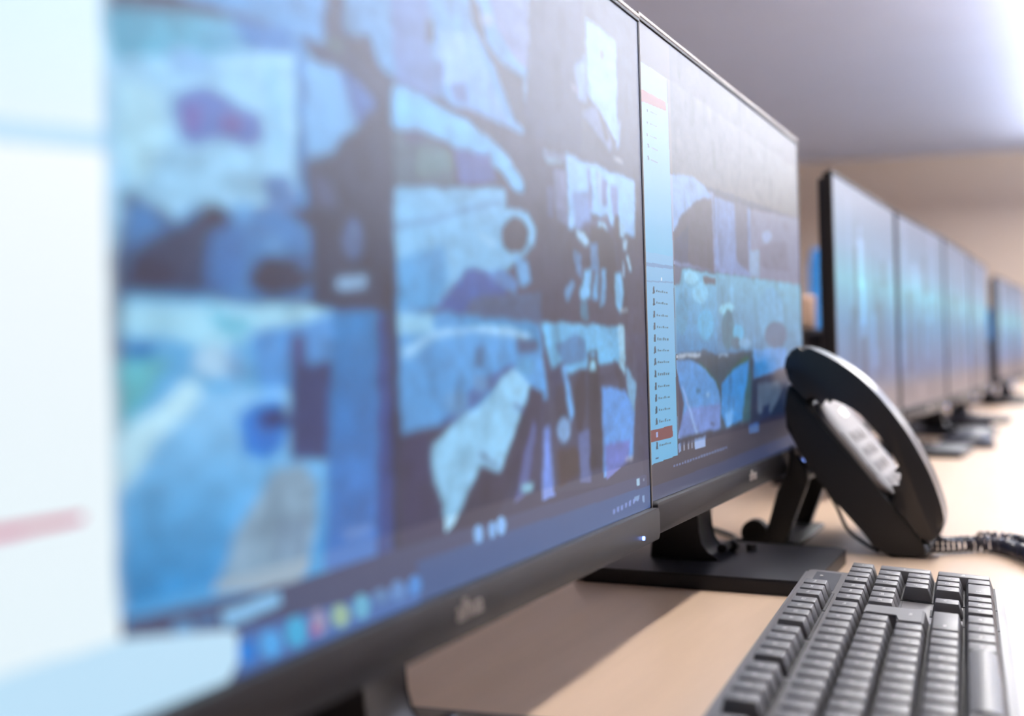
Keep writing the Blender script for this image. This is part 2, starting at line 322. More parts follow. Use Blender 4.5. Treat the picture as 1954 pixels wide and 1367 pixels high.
70 58 60 | 702.8 157 753.5 159.2 781.8 108.9 707.1 94.6
95 110 160 | 761.8 176.6 797.9 181.8 796.7 87.5 765.6 93.1
52 52 66 | 794.8 321.7 827.4 323.4 829.2 255.7 839 109.2 794.4 106.8 795.8 238.7
160 220 245 | 803.5 302.7 819.8 302.3 819.1 288.9 802.9 289.4
110 170 210 | 804.3 318.8 820.6 318.6 820.1 310 803.9 310.3
100 160 230 | 837.6 255.2 917.4 245.7 948.2 207.3 939.4 114.2 900.9 104.5 838 88
110 125 200 | 840.9 147.9 931.4 146.5 919.8 106.8 846.3 83.6
165 215 240 | 897.7 371.6 919.9 370.1 916.9 273.5 899.3 292.5
60 60 76 | 883 292.9 915 271.5 915.5 245.8 898.8 246.8
120 170 205 | 919.8 291.9 956.8 259.3 947.6 196.8 926.6 240
200 200 210 | 908.7 111.5 937.4 111.4 937.1 107.3 908.5 107.4
50 54 76 | 385.1 671.1 394.5 671.1 392.8 373.1 386.8 41.1 378.2 43.6 381.8 372.7
70 78 112 | 99.4 90.3 224.3 78.9 987.4 69.7 993.8 -6.9 93.3 -9.3
62 90 140 | 413.2 53.5 1000.8 45.8 1002.3 -5.5 419.8 -3.2
70 110 175 | 196.9 44.9 412.3 26.6 419.8 -3.2 190.6 -0.4
95 150 195 | 113.5 59 112.5 54.3 110 51.2 106.4 50.4 102.5 51.9 99.1 55.6 96.9 60.6 96.1 65.9 97.1 70.6 99.5 73.7 103 74.6 106.9 73.1 110.4 69.5 112.7 64.5
90 140 190 | 130.6 55.7 129.6 51.5 127.2 48.7 123.8 48 120.1 49.5 116.9 52.8 114.7 57.4 114 62.2 114.9 66.4 117.2 69.2 120.6 69.9 124.3 68.6 127.6 65.3 129.9 60.7
85 140 190 | 154.7 60.5 153.5 55.7 150.7 52.6 146.7 51.8 142.4 53.5 138.6 57.2 136 62.3 135.2 67.7 136.3 72.4 139 75.6 142.9 76.5 147.2 74.9 151.1 71.2 153.8 66.1
70 110 160 | 173.1 64.1 172.2 60.3 170 57.9 166.9 57.2 163.6 58.5 160.7 61.3 158.7 65.2 158.1 69.4 158.9 73 161 75.5 164.1 76.2 167.4 75.1 170.4 72.3 172.4 68.3
130 190 235 | 177.6 70.3 235.3 72.7 237.7 57.9 182 53
15 125 220 | 210.3 18.3 209.3 13 206.7 9.6 203.1 8.5 199.2 10.1 195.8 14 193.5 19.4 192.8 25.2 193.8 30.3 196.3 33.8 199.8 34.9 203.7 33.4 207.2 29.6 209.6 24.2
75 165 235 | 237.1 16 235.8 10 232.4 6.1 227.7 5.1 222.6 7.1 218.1 11.8 215.1 18.1 214.2 24.9 215.5 30.8 218.7 34.7 223.3 35.9 228.4 34 233 29.4 236.1 23
60 170 220 | 264.8 18.7 263.4 11.6 259.9 6.9 255.1 5.5 249.9 7.5 245.4 12.6 242.3 19.6 241.4 27.3 242.7 34.2 246.1 38.9 250.8 40.5 256 38.7 260.6 33.7 263.8 26.6
150 145 180 | 287.8 20.2 286.7 14.2 284 10 280.1 8.6 276 10.2 272.4 14.3 270 20.3 269.3 26.9 270.3 32.8 273 37 276.8 38.5 280.9 37.1 284.6 33 287.1 27
165 90 150 | 278.2 14.9 277.6 12.8 276.2 11.5 274.2 11.2 272 12 270.1 13.7 268.8 16 268.4 18.5 269 20.5 270.3 21.9 272.3 22.2 274.5 21.4 276.5 19.6 277.8 17.3
150 185 160 | 316.2 18 314.9 12.6 311.6 9.1 307 8.2 302 10 297.6 14.2 294.7 19.8 293.8 25.9 295.1 31.2 298.2 34.7 302.8 35.7 307.7 34.1 312.2 30 315.2 24.2
100 175 210 | 342.9 19.4 341.7 13.3 338.5 9.1 334.2 7.7 329.5 9.4 325.5 13.7 322.8 19.8 321.9 26.5 323.1 32.6 326.2 36.8 330.4 38.3 335.1 36.8 339.3 32.5 342.1 26.3
90 130 180 | 369.8 23.4 368.6 19.5 365.3 17.2 360.8 16.9 355.8 18.5 351.5 21.8 348.6 26.1 347.6 30.6 348.8 34.3 352 36.7 356.4 37.1 361.4 35.6 365.8 32.3 368.8 27.9
95 140 200 | 394.9 21.9 393.6 16.5 390.4 12.9 385.9 11.8 381 13.4 376.8 17.4 374 22.9 373.1 28.8 374.3 34.1 377.4 37.7 381.9 38.9 386.7 37.4 391.1 33.5 394 28
75 140 215 | 420.6 20.6 419.3 15 416.1 11.3 411.7 10.1 406.9 11.6 402.8 15.6 400 21.2 399.2 27.3 400.4 32.7 403.5 36.5 407.8 37.8 412.6 36.4 416.8 32.5 419.7 26.8
125 180 240 | 531.3 60 530.2 54.4 527.4 50.3 523.6 48.6 519.6 49.7 516 53.2 513.7 58.5 513 64.5 514.1 70.1 516.8 74.2 520.5 75.9 524.6 75 528.2 71.5 530.6 66.2
120 175 235 | 557 60 556.1 54.5 553.8 50.4 550.7 48.7 547.3 49.5 544.4 52.7 542.6 57.8 542 63.6 543 69 545.2 73.1 548.3 74.9 551.6 74.1 554.6 70.9 556.5 65.9
130 185 245 | 578.3 61.2 577 55.3 574 51.1 569.9 49.4 565.5 50.5 561.6 54.1 559.1 59.6 558.4 65.9 559.6 71.7 562.5 76 566.6 77.8 571 76.8 574.9 73.2 577.5 67.6
150 190 220 | 948.8 66.8 960.7 66.8 960 53.2 950 52.9
120 140 170 | 974.8 64.4 978.8 63.7 978.5 57.3 974.4 58
125 150 215 | 864.3 24 871.5 24.5 869.2 15 863.9 15.2
125 150 215 | 877.8 25.1 885 25.6 882.7 16 877.3 16.2
125 150 215 | 891.5 26.3 898.9 26.8 896.5 17.1 891 17.3
125 150 215 | 905.4 27.4 913 27.9 910.6 18.2 905 18.4
125 150 215 | 919.6 28.6 927.3 29.1 924.9 19.3 919.2 19.5
125 150 215 | 934.1 29.9 941.9 30.4 939.5 20.4 933.6 20.6
125 150 215 | 948.9 31.1 956.9 31.6 954.3 21.6 948.4 21.8
120 155 200 | 939.1 33 959 33.3 956.5 25.4 940.7 24.4
120 155 200 | 968.8 29.3 977 29.8 978.3 15.7 970.2 16.3
205 238 255 225 243 255 | -8.7 710.6 96.7 779.9 95.6 523.5 -12.4 506.8
188 225 250 | -12.4 506.8 95.6 523.5 96.2 500.4 -12.8 488.4
243 251 255 232 248 255 | -12.8 488.4 96.3 502.8 96.1 63.6 -21.3 29.5
190 228 252 | -20.4 75.2 96.3 75.1 182 50.4 192.8 43.8 192 13.8 183.1 -0.8 -22 -12.3
225 165 205 | -18.3 190.1 72.3 190.4 72.9 183.1 -18.4 181.6
200 40 95 | -18.3 189.7 72.3 190.9 72.9 184.5 -18.4 182.4"""
C2="""70 72 92 | -204.6 1143.6 2790.8 2871.8 2290.8 -830.2 -259.7 -78.1
92 86 92 | -8.2 1000.9 1059.3 999.3 1052.1 916.7 -12.9 910.3
108 104 108 | 114.6 919.3 1052.1 916.7 1037.9 752.9 109.9 708.2
125 140 180 | 112.3 708.7 337 705.8 336.6 508.5 119.9 505.7
135 165 210 | 114.3 703.4 224.1 723.6 293.1 712.7 324.2 692.9 277.2 686.6 166.2 624.6 121.5 576.1
86 82 96 | 121.5 576.1 166.2 624.6 262.7 681.3 326.9 688.2 330.5 507.9 122.8 514.2
72 76 100 | 122.9 558.7 195.9 605.1 190.4 513 122.8 514.2
120 140 185 | 342.7 700.4 574.5 707.8 568.3 515.5 336.6 508.5
100 100 120 | 466.2 709.9 555.9 711.9 554.2 528.9 472.6 549.4
125 125 150 | 574.5 707.8 1037.9 752.9 1018.4 528.2 568.3 515.5
150 165 200 | 738.1 653.9 733.5 645 722 636.9 706 631.1 688.8 628.9 673.8 630.5 663.8 635.6 660.7 643.1 665 651.7 676 659.7 691.6 665.6 708.8 668.1 724.3 666.8 734.8 661.7
110 108 130 | 638.1 612.6 873.2 659.4 889.9 560.4 641.7 552.3
140 165 195 | 566 588.8 637.2 600.4 631.3 521 560.9 517.8
120 185 215 70 135 185 | 122 500 342.3 502.4 334.4 285 117.7 298.7
95 100 120 | 122.1 502.4 159 501.4 146.7 461 122.1 459.1
95 95 105 | 265.1 491.6 335.7 495.3 334.4 475.4 269.7 474.3
150 210 235 | 242.5 487.1 238.3 480.3 227.3 474.2 211.9 470.1 195.4 468.7 180.8 470.4 171.1 474.6 167.9 480.6 171.9 487.2 182.2 493.2 197.1 497.5 213.7 499 228.7 497.6 239.1 493.3
130 195 225 | 294.3 453 289 441.6 275.6 431.9 257 425.9 237.2 424.9 219.9 428.7 208.5 436.6 204.9 447.1 209.8 458.1 222.3 467.6 240.2 473.8 260.1 475.4 278.1 471.9 290.4 463.9
85 150 185 | 183.6 397.1 179.2 376 169.7 359 156.9 349.5 143.5 349.3 132.2 358.2 124.9 374.4 123.2 394.7 127.3 415.2 136.4 432.2 148.9 442.1 162.4 443 174.1 434.5 181.7 418.1
95 175 215 | 319.1 376.5 313.2 359.5 299.2 345.7 280 338.1 259.7 338 242.2 345.1 230.8 358 227.4 374.1 232.7 390.4 245.8 404 264.3 412.1 284.7 413 303 406.4 315.4 393.3
120 180 205 80 130 170 | 342.5 506.4 1018.4 528.2 997.7 289.2 334.4 285
140 205 225 | 445.6 430.9 446.5 424.6 437.4 417.2 420.2 410.3 398.7 405.3 377.2 403.2 359.9 404.2 350 408.1 349.2 414.2 357.6 421.2 373.7 428 394.7 433.2 416.5 435.7 434.8 434.9
70 120 140 | 442.9 366 437.2 341.9 424.7 322.6 408.1 312.1 390.7 312.2 375.9 322.7 366.6 341.3 364.3 364.4 369.6 387.7 381.4 406.8 397.7 417.9 415.2 418.8 430.5 408.8 440.5 390
90 180 220 | 505.5 360.1 501.2 350.1 490.7 342.1 476.2 337.6 460.7 337.5 447.2 341.7 438.3 349.4 435.6 358.9 439.6 368.6 449.6 376.6 463.7 381.2 479.3 381.7 493.2 377.7 502.6 369.9
75 110 130 | 489.2 331.5 485.1 324.1 474.9 318.2 460.7 315 445.5 315.1 432.1 318.4 423.2 324.1 420.4 331.2 424.1 338.4 433.8 344.2 447.7 347.6 463 347.8 476.8 344.7 486.1 338.8
110 170 205 | 825.1 422.9 810.9 386.9 777.7 358.1 733.1 342.2 686.8 341.8 647.7 356.2 622.6 382.1 615.5 414.5 627.4 447.7 656.6 476 698.3 493.8 745.1 497.2 787.7 484.7 816.6 458.1
90 115 145 | 858.4 357.7 846.2 338.8 815.7 323.9 774 315.8 730 316 692.3 323.9 667.6 337.8 659.8 355 670.2 372.5 697.2 387.2 736.2 396.2 780.5 397.5 821.1 390.5 849.3 376.3
120 170 205 | 555.1 331.7 550.2 325.4 537.4 320.3 519.4 317.6 500.1 317.6 483.1 320.4 471.8 325.3 468 331.4 472.6 337.5 484.7 342.5 502 345.4 521.4 345.6 539 343 551.1 338
66 90 110 | 118.1 305.7 268.3 314.2 341.4 298 553.8 312.7 558 265.9 117.2 289.4
60 78 92 | 117.7 298.7 560.9 306.8 551.4 69.1 116.9 114.3
48 92 70 | 385 243.6 419.1 262.7 526.6 298.4 544.2 283.7 434.9 248.5 360.6 211.3
46 88 66 | 224.9 287.2 279.7 266.9 331 232.6 342 212.3 278.1 241.5
92 150 208 | 119.8 291.7 192.9 290.3 265.4 267.4 321.9 233.1 343.8 192.4 341.9 116.1 119.4 116.3
112 140 200 | 165.6 180.4 342.9 179.3 341.9 116.1 119.4 116.3 129.3 159.8
62 62 84 | 118.9 277.6 129.4 248 151.1 193.5 139.1 158.9 119.8 123.3
150 180 225 | 140.9 232.1 148.3 231.7 217.2 117 206.3 115.8
70 115 150 | 210 221.1 234.5 221 239.5 211.9 214.8 211
150 190 225 | 264.6 207.9 284.8 209.2 281.2 197.9 266.9 200.1
70 75 110 | 283.1 135.1 306.6 134.1 303.1 126.7 285.5 127.2
60 140 205 | 355.2 224.9 418.6 255.9 536.7 283.8 516.2 202.4 489.1 126 419.4 118.9 376.6 116.5 347.4 152.6
55 95 105 | 509.4 210 550.4 266.1 547.5 120.6 474.4 119
110 170 225 | 372.5 150.4 422.1 159.8 409.3 117.2 379.8 116.1
95 155 215 | 572.8 312.6 845.4 317.8 840.5 258.3 702.1 243.3 567.1 233.3
60 140 205 | 570.5 280.2 662.4 278.4 693.5 243.6 567.3 236.2
52 62 84 | 551.6 229.6 838.9 238.5 991.6 219.2 979.6 80 532 113.3
92 105 125 | 596.7 212.7 766.5 215.4 786.7 178.9 692.8 122.4 590.7 131.3
52 62 88 | 632.1 150.4 686.9 157 674.7 108.6 616.8 108
190 200 215 | 122.8 303.3 239.8 306.9 239.3 299.4 122.4 296.3
150 175 200 | 341.5 300.7 398.7 302.7 398.3 297.3 341.2 295.4
62 60 76 | -2.9 76.6 115 81.9 116.7 112 425.6 111.4 982.3 111.2 964.7 -92.1 -8 -16.9
60 70 105 | 3 29.9 355.2 32.5 976.6 45.4 970.6 -23.5 1.3 -2.5
150 180 230 | 197.5 102.1 255.3 105.1 253.9 82.6 199 82.4
120 150 200 | 118.7 104.7 131 105.5 132.4 86.5 120.1 85.8
140 150 175 | 143.3 101.6 149.6 102 150 87.7 143.7 87.3
140 150 175 | 163.5 101.5 170 101.9 170.4 87.4 163.9 87
140 150 175 | 181.6 101.6 188.2 102 188.7 87.4 182.1 87
70 105 160 | 524 105.5 596.8 107 594.8 80.4 526.1 82.2
100 120 165 | 94.6 61.7 103.2 61.9 103.4 56.8 95.1 56.4
100 120 165 | 107.1 61.9 115.8 62.1 116 57.1 107.5 56.6
100 120 165 | 119.7 62.2 128.5 62.4 128.7 57.3 120.1 56.8
100 120 165 | 132.5 62.4 141.5 62.6 141.7 57.5 132.9 57
100 120 165 | 145.5 62.7 154.6 62.9 154.8 57.7 145.9 57.3
100 120 165 | 158.7 62.9 167.9 63.1 168.1 57.9 159.1 57.5
100 120 165 | 172.1 63.2 181.4 63.4 181.7 58.2 172.5 57.7
100 120 165 | 185.6 63.5 195.2 63.7 195.4 58.4 186.1 57.9
100 120 165 | 199.4 63.7 209.1 63.9 209.3 58.6 199.9 58.2
100 120 165 | 213.4 64 223.3 64.2 223.5 58.9 213.9 58.4
100 120 165 | 227.7 64.3 237.6 64.5 237.9 59.1 228.2 58.6
100 120 165 | 242.1 64.6 252.3 64.8 252.5 59.4 242.6 58.9
100 120 165 | 256.8 64.9 267.1 65.1 267.3 59.6 257.3 59.1
100 120 165 | 271.7 65.2 282.2 65.4 282.4 59.9 272.2 59.4
100 120 165 | 286.8 65.5 297.5 65.7 297.7 60.1 287.3 59.6
100 120 165 | 302.2 65.8 313 66 313.3 60.4 302.7 59.9
100 120 165 | 317.9 66.1 328.8 66.3 329.1 60.7 318.4 60.1
100 120 165 | 333.7 66.4 344.9 66.6 345.2 60.9 334.3 60.4
100 120 165 | 349.9 66.7 361.2 67 361.5 61.2 350.4 60.7
100 120 165 | 366.3 67 377.9 67.3 378.1 61.5 366.9 61
138 168 210 110 188 232 | -8.5 916.2 112.2 918.4 118.5 523.1 -2.4 520.2
125 185 230 95 180 228 | -2.4 520.2 118.5 523.1 114.9 80.7 -0.9 76.3
150 85 78 | -5.3 858.7 104.4 863.6 105.7 844.2 -4.6 832.8
105 150 200 | -3.6 498.3 117.3 501.9 116.9 494.9 -4 489.5
105 155 205 | -3.5 460.3 117.7 466.9 117.5 463.4 -3.7 457
120 60 62 | 0.9 147.9 94.9 149.2 95.8 123.7 1.6 122.7
150 170 225 | 24.1 140.9 30.7 141.3 32.3 131.2 23.5 131.1
220 235 250 | 62.1 471.4 67.8 471.9 67.4 465.1 61.7 464.6
70 95 125 | 22 823.5 26.3 823.7 26 818.1 21.7 817.9
105 130 165 | 34.9 823 63.5 824.8 63.3 822.5 34.7 820.7
70 95 125 | 20.7 797.7 24.9 797.8 24.6 792.2 20.4 792.1
105 130 165 | 33.5 797 62 798.3 61.9 796 33.3 794.7
70 95 125 | 19.3 772 23.6 772 23.3 766.4 19 766.4
105 130 165 | 32.1 771 60.6 771.9 60.5 769.6 32 768.7
60 85 120 | 20.3 750.2 26.7 750.7 28.4 742.3 22 741.8
105 130 165 | 35.1 746.2 63.7 747.8 63.6 744.4 34.9 743.9
60 85 120 | 18.9 724.5 25.3 724.9 27 716.5 20.6 716
105 130 165 | 33.7 720.3 62.3 721.4 62.1 718 33.5 718
40 70 95 | 27.8 449.6 33.4 450 34.4 435.6 25.2 433.9
60 105 135 | 40.5 443.7 45.4 443.7 45.1 438.2 40.2 438.2
60 105 135 | 48.2 441.9 55.3 441.9 55.1 438.2 48 438.2
60 105 135 | 58.2 441.9 61.8 441.9 61.6 438.2 58 438.2
60 105 135 | 64.8 443.8 70.7 443.8 70.4 438.2 64.5 438.2
60 105 135 | 73.6 442 78.2 442 78 438.2 73.4 438.2
60 105 135 | 81.2 442 89.1 442 88.9 438.2 81 438.2
40 70 95 | 27.5 424.6 33.2 425 34.1 410.6 24.9 409
60 105 135 | 40.3 418.8 45.1 418.8 44.8 413.3 40 413.3
60 105 135 | 47.9 417 55 417 54.8 413.3 47.7 413.3
60 105 135 | 57.9 417 61.5 417 61.3 413.3 57.7 413.3
60 105 135 | 64.6 418.8 70.5 418.8 70.2 413.3 64.3 413.3
60 105 135 | 73.4 417 77.9 417 77.7 413.3 73.2 413.3
60 105 135 | 80.9 417 88.8 417 88.6 413.2 80.7 413.2
40 70 95 | 27.2 398.6 32.9 398.8 33.8 384.4 24.6 383
60 105 135 | 40 392.7 44.8 392.7 44.5 387.3 39.7 387.3
60 105 135 | 47.6 391 54.8 391 54.6 387.2 47.4 387.2
60 105 135 | 57.7 391 61.3 391 61.1 387.2 57.5 387.2
60 105 135 | 64.3 392.8 70.2 392.8 69.9 387.2 64 387.2
60 105 135 | 73.1 391 77.7 391 77.5 387.2 72.9 387.2
60 105 135 | 80.7 391 88.6 391 88.4 387.2 80.5 387.2
40 70 95 | 26.9 373.1 32.6 373.3 33.6 358.9 24.4 357.6
60 105 135 | 39.7 367.3 44.6 367.3 44.3 361.8 39.4 361.8
60 105 135 | 47.4 365.5 54.5 365.5 54.3 361.8 47.2 361.8
60 105 135 | 57.4 365.5 61 365.5 60.8 361.8 57.2 361.8
60 105 135 | 64.1 367.3 70 367.3 69.7 361.8 63.8 361.8
60 105 135 | 72.8 365.5 77.4 365.5 77.2 361.7 72.6 361.7
60 105 135 | 80.4 365.5 88.3 365.5 88.1 361.7 80.2 361.7
40 70 95 | 26.7 347.6 32.3 347.7 33.3 333.3 24.1 332.1
60 105 135 | 39.4 341.8 44.3 341.8 44 336.3 39.1 336.3
60 105 135 | 47.1 340 54.2 340 54 336.3 46.9 336.3
60 105 135 | 57.1 340 60.8 340 60.6 336.3 56.9 336.3
60 105 135 | 63.8 341.8 69.7 341.9 69.4 336.3 63.5 336.3
60 105 135 | 72.6 340 77.2 340 77 336.3 72.4 336.3
60 105 135 | 80.2 340 88.1 340.1 87.9 336.3 80 336.3
40 70 95 | 26.4 323.3 32 323.3 33 308.8 23.8 307.8
60 105 135 | 39.2 317.4 44 317.5 43.7 312 38.9 312
60 105 135 | 46.8 315.7 54 315.7 53.8 312 46.6 312
60 105 135 | 56.9 315.7 60.5 315.7 60.3 312 56.7 312
60 105 135 | 63.5 317.5 69.5 317.5 69.2 311.9 63.2 311.9
60 105 135 | 72.3 315.7 76.9 315.7 76.7 311.9 72.1 311.9
60 105 135 | 79.9 315.7 87.8 315.7 87.6 311.9 79.7 311.9
40 70 95 | 26.1 298.4 31.8 298.3 32.7 283.8 23.5 283
60 105 135 | 38.9 292.6 43.8 292.6 43.5 287.1 38.6 287.1
60 105 135 | 46.6 290.8 53.7 290.8 53.5 287.1 46.4 287.1
60 105 135 | 56.6 290.8 60.2 290.8 60 287.1 56.4 287.1
60 105 135 | 63.3 292.6 69.2 292.6 68.9 287 63 287.1
60 105 135 | 72.1 290.8 76.7 290.8 76.5 287 71.9 287
60 105 135 | 79.7 290.8 87.6 290.8 87.4 287 79.5 287
40 70 95 | 25.8 272.4 31.5 272.2 32.4 257.7 23.3 257
60 105 135 | 38.6 266.6 43.5 266.6 43.2 261.1 38.3 261.1
60 105 135 | 46.3 264.8 53.4 264.8 53.2 261.1 46.1 261.1
60 105 135 | 56.4 264.8 60 264.8 59.8 261.1 56.2 261.1
60 105 135 | 63 266.6 69 266.6 68.6 261.1 62.7 261.1
60 105 135 | 71.8 264.8 76.4 264.8 76.2 261 71.6 261
60 105 135 | 79.4 264.8 87.3 264.8 87.1 261 79.2 261
40 70 95 | 25.5 246.3 31.2 246 32.2 231.6 23 231
60 105 135 | 38.4 240.5 43.2 240.5 42.9 235 38.1 235
60 105 135 | 46 238.7 53.2 238.7 53 235 45.8 235
60 105 135 | 56.1 238.7 59.7 238.7 59.5 235 55.9 235
60 105 135 | 62.8 240.5 68.7 240.5 68.4 235 62.5 235
60 105 135 | 71.6 238.7 76.2 238.7 76 234.9 71.4 235
60 105 135 | 79.2 238.7 87.1 238.7 86.9 234.9 79 234.9
40 70 95 | 25.3 221.5 30.9 221.2 31.9 206.7 22.7 206.2
60 105 135 | 38.1 215.7 43 215.7 42.7 210.3 37.8 210.3
60 105 135 | 45.8 213.9 52.9 213.9 52.7 210.2 45.6 210.3
60 105 135 | 55.8 213.9 59.5 213.9 59.3 210.2 55.6 210.2
60 105 135 | 62.5 215.7 68.4 215.7 68.1 210.2 62.2 210.2
60 105 135 | 71.3 213.9 75.9 213.9 75.7 210.2 71.1 210.2
60 105 135 | 78.9 213.9 86.8 213.9 86.6 210.2 78.7 210.2
40 70 95 | 25 196.6 30.6 196.1 31.6 181.6 22.4 181.3
60 105 135 | 37.8 190.7 42.7 190.7 42.4 185.3 37.5 185.3
60 105 135 | 45.5 189 52.7 189 52.5 185.3 45.3 185.3
60 105 135 | 55.6 189 59.2 189 59 185.3 55.4 185.3
60 105 135 | 62.2 190.8 68.2 190.8 67.9 185.2 61.9 185.2
60 105 135 | 71.1 189 75.7 189 75.5 185.2 70.9 185.2
60 105 135 | 78.7 188.9 86.6 188.9 86.4 185.2 78.5 185.2
40 70 95 | 24.7 171.8 30.4 171.3 31.3 156.8 22.2 156.6
60 105 135 | 37.6 166 42.4 166 42.1 160.6 37.3 160.6
60 105 135 | 45.2 164.2 52.4 164.2 52.2 160.5 45 160.6
60 105 135 | 55.3 164.2 58.9 164.2 58.7 160.5 55.1 160.5
60 105 135 | 62 166 67.9 166 67.6 160.5 61.7 160.5
60 105 135 | 70.8 164.2 75.4 164.2 75.2 160.5 70.6 160.5
60 105 135 | 78.4 164.2 86.4 164.2 86.1 160.4 78.2 160.5
40 70 95 | 24.2 121 29.8 120.4 30.8 105.8 21.6 105.9
60 105 135 | 37 115.2 41.9 115.2 41.6 109.8 36.7 109.8
60 105 135 | 44.7 113.4 51.9 113.4 51.7 109.8 44.5 109.8
60 105 135 | 54.8 113.4 58.4 113.4 58.2 109.7 54.6 109.7
60 105 135 | 61.5 115.2 67.4 115.2 67.1 109.7 61.2 109.7
60 105 135 | 70.3 113.4 74.9 113.4 74.7 109.7 70.1 109.7
60 105 135 | 77.9 113.4 85.9 113.4 85.6 109.6 77.7 109.7
60 90 130 | 19.1 88.6 32.2 89 32 85.7 18.9 85.4"""
def lin(c):
    c=np.asarray(c,float)/255.; return np.where(c<=.04045,c/12.92,((c+.055)/1.055)**2.4)
def decode(s):
    L=[]
    for ln in s.split('\n'):
        a,b=ln.split('|'); L.append(([float(x) for x in a.split()],np.array([float(x) for x in b.split()]).reshape(-1,2)/1000))
    return L
def paint(s,nx,ny,side=.09,soft_r=2,gain=.8,menu=1.,marks=600):
    """the displayed picture, drawn shape after shape in the screen's own 0..1 coordinates"""
    U,V=np.meshgrid(np.linspace(0,1,nx),np.linspace(0,1,ny)); img=np.zeros((ny,nx,3))
    for c,p in decode(s):
        lo=p.min(0); hi=p.max(0)
        i0,i1=max(0,int(lo[0]*(nx-1))),min(nx,int(hi[0]*(nx-1))+2); j0,j1=max(0,int(lo[1]*(ny-1))),min(ny,int(hi[1]*(ny-1))+2)
        if i0>=i1 or j0>=j1: continue
        u=U[j0:j1,i0:i1]; v=V[j0:j1,i0:i1]; ins=np.zeros(u.shape,bool); q=np.roll(p,-1,0)
        for (xa,ya),(xb,yb) in zip(p,q):
            if ya==yb: continue
            ins^=((ya>v)!=(yb>v))&(u<(xb-xa)*(v-ya)/(yb-ya)+xa)
        if len(c)==3: img[j0:j1,i0:i1][ins]=lin(c)
        else:
            a=p[:len(p)//2].mean(0); b=p[len(p)//2:].mean(0); d=b-a
            t=np.clip(((u-a[0])*d[0]+(v-a[1])*d[1])/(d@d),0,1)[...,None]
            img[j0:j1,i0:i1][ins]=lin(np.array(c[:3])*(1-t)+np.array(c[3:])*t)[ins]
    # grain and soft, slightly wavering outlines of low-resolution camera footage, outside the menu column
    def nz(step,seed):
        rs=np.random.RandomState(seed); n=rs.rand(int(ny/step)+3,int(nx/step)+3)
        jj=np.linspace(0,n.shape[0]-1.01,ny); ii=np.linspace(0,n.shape[1]-1.01,nx); ja=jj.astype(int); ia=ii.astype(int)
        fj=jj-ja; fi=ii-ia; fj=(fj*fj*(3-2*fj))[:,None]; fi=(fi*fi*(3-2*fi))[None]
        return (n[ja][:,ia]*(1-fj)+n[ja+1][:,ia]*fj)*(1-fi)+(n[ja][:,ia+1]*(1-fj)+n[ja+1][:,ia+1]*fj)*fi-.5
    mask=((U>side)&(V>.10)).astype(float)
    du=(nz(14,1)*.0035+nz(6,2)*.001)*mask; dv=(nz(14,3)*.006+nz(6,4)*.0015)*mask
    J,I=np.meshgrid(np.arange(ny),np.arange(nx),indexing='ij')
    I2=np.clip(I+du*nx,0,nx-1).astype(int); J2=np.clip(J+dv*ny,0,ny-1).astype(int)
    I2=np.where(U>side,np.maximum(I2,int(side*nx)+1),I2)
    w=img[J2,I2]
    # many small lighter and darker marks: leaves, tiles, shelves, people too small to make out
    rs=np.random.RandomState(11)
    for _ in range(marks):
        cx,cy=rs.uniform(side,1),rs.uniform(.1,1); rx=rs.uniform(.004,.016)*nx; ry=rs.uniform(.010,.05)*ny
        if rs.rand()<.3: rx*=2.2; ry*=.35
        i0,i1=max(0,int(cx*nx-rx)),min(nx,int(cx*nx+rx)+1); j0,j1=max(0,int(cy*ny-ry)),min(ny,int(cy*ny+ry)+1)
        a,b=rs.uniform(-.5,.5,2); jj,ii=np.ogrid[j0:j1,i0:i1]; k=((ii-cx*nx)/rx+a*(jj-cy*ny)/ry)**2+((jj-cy*ny)/ry)**2<1
        w[j0:j1,i0:i1][k&(mask[j0:j1,i0:i1]>0)]*=rs.uniform(.76,1.14)
    def blur(x,r):
        for ax in (0,1):
            for _ in range(2):
                p=np.pad(x,[(r,r) if k==ax else (0,0) for k in range(3)],'edge'); c=np.cumsum(p,ax)
                c=np.concatenate([np.zeros_like(np.take(c,[0],ax)),c],ax); n=x.shape[ax]
                x=(np.take(c,range(2*r+1,n+2*r+1),ax)-np.take(c,range(0,n),ax))/(2*r+1)
        return x
    soft=blur(w,soft_r); m3=mask[...,None]
    lum=soft.mean(-1,keepdims=True); soft=np.clip((lum+(soft-lum)*1.06)*1.14-.030,0.,None)
    soft=soft*np.array([.80,.93,1.02])
    img=soft*m3+img*(1-m3)*menu
    g=gain+(.18*nz(14,5)+.12*nz(6,6)+.07*nz(2.6,7))*m3[...,0]
    return img*np.where(m3>0,g[...,None],1.)
def far_picture(seed,nx=70,ny=70):
    rs=np.random.RandomState(seed); v=np.linspace(0,1,ny)
    st=[(0,(120,105,108)),(.10,(120,108,115)),(.2,(85,105,150)),(.42,(75,135,180)),(.6,(105,180,205)),(.75,(120,155,190)),(1,(115,125,155))]  # pinkish lower stops paint the desk's reflection into the picture
    c=np.stack([np.interp(v,[s[0] for s in st],[s[1][k] for s in st]) for k in range(3)],1)[:,None,:].repeat(nx,1)
    for _ in range(26):
        a=rs.randint(0,nx-6); w=rs.randint(2,9); b=rs.randint(0,ny-25); h=rs.randint(8,32); c[b:b+h,a:a+w]*=rs.uniform(.72,1.22)
    return lin(np.clip(c,0,250))
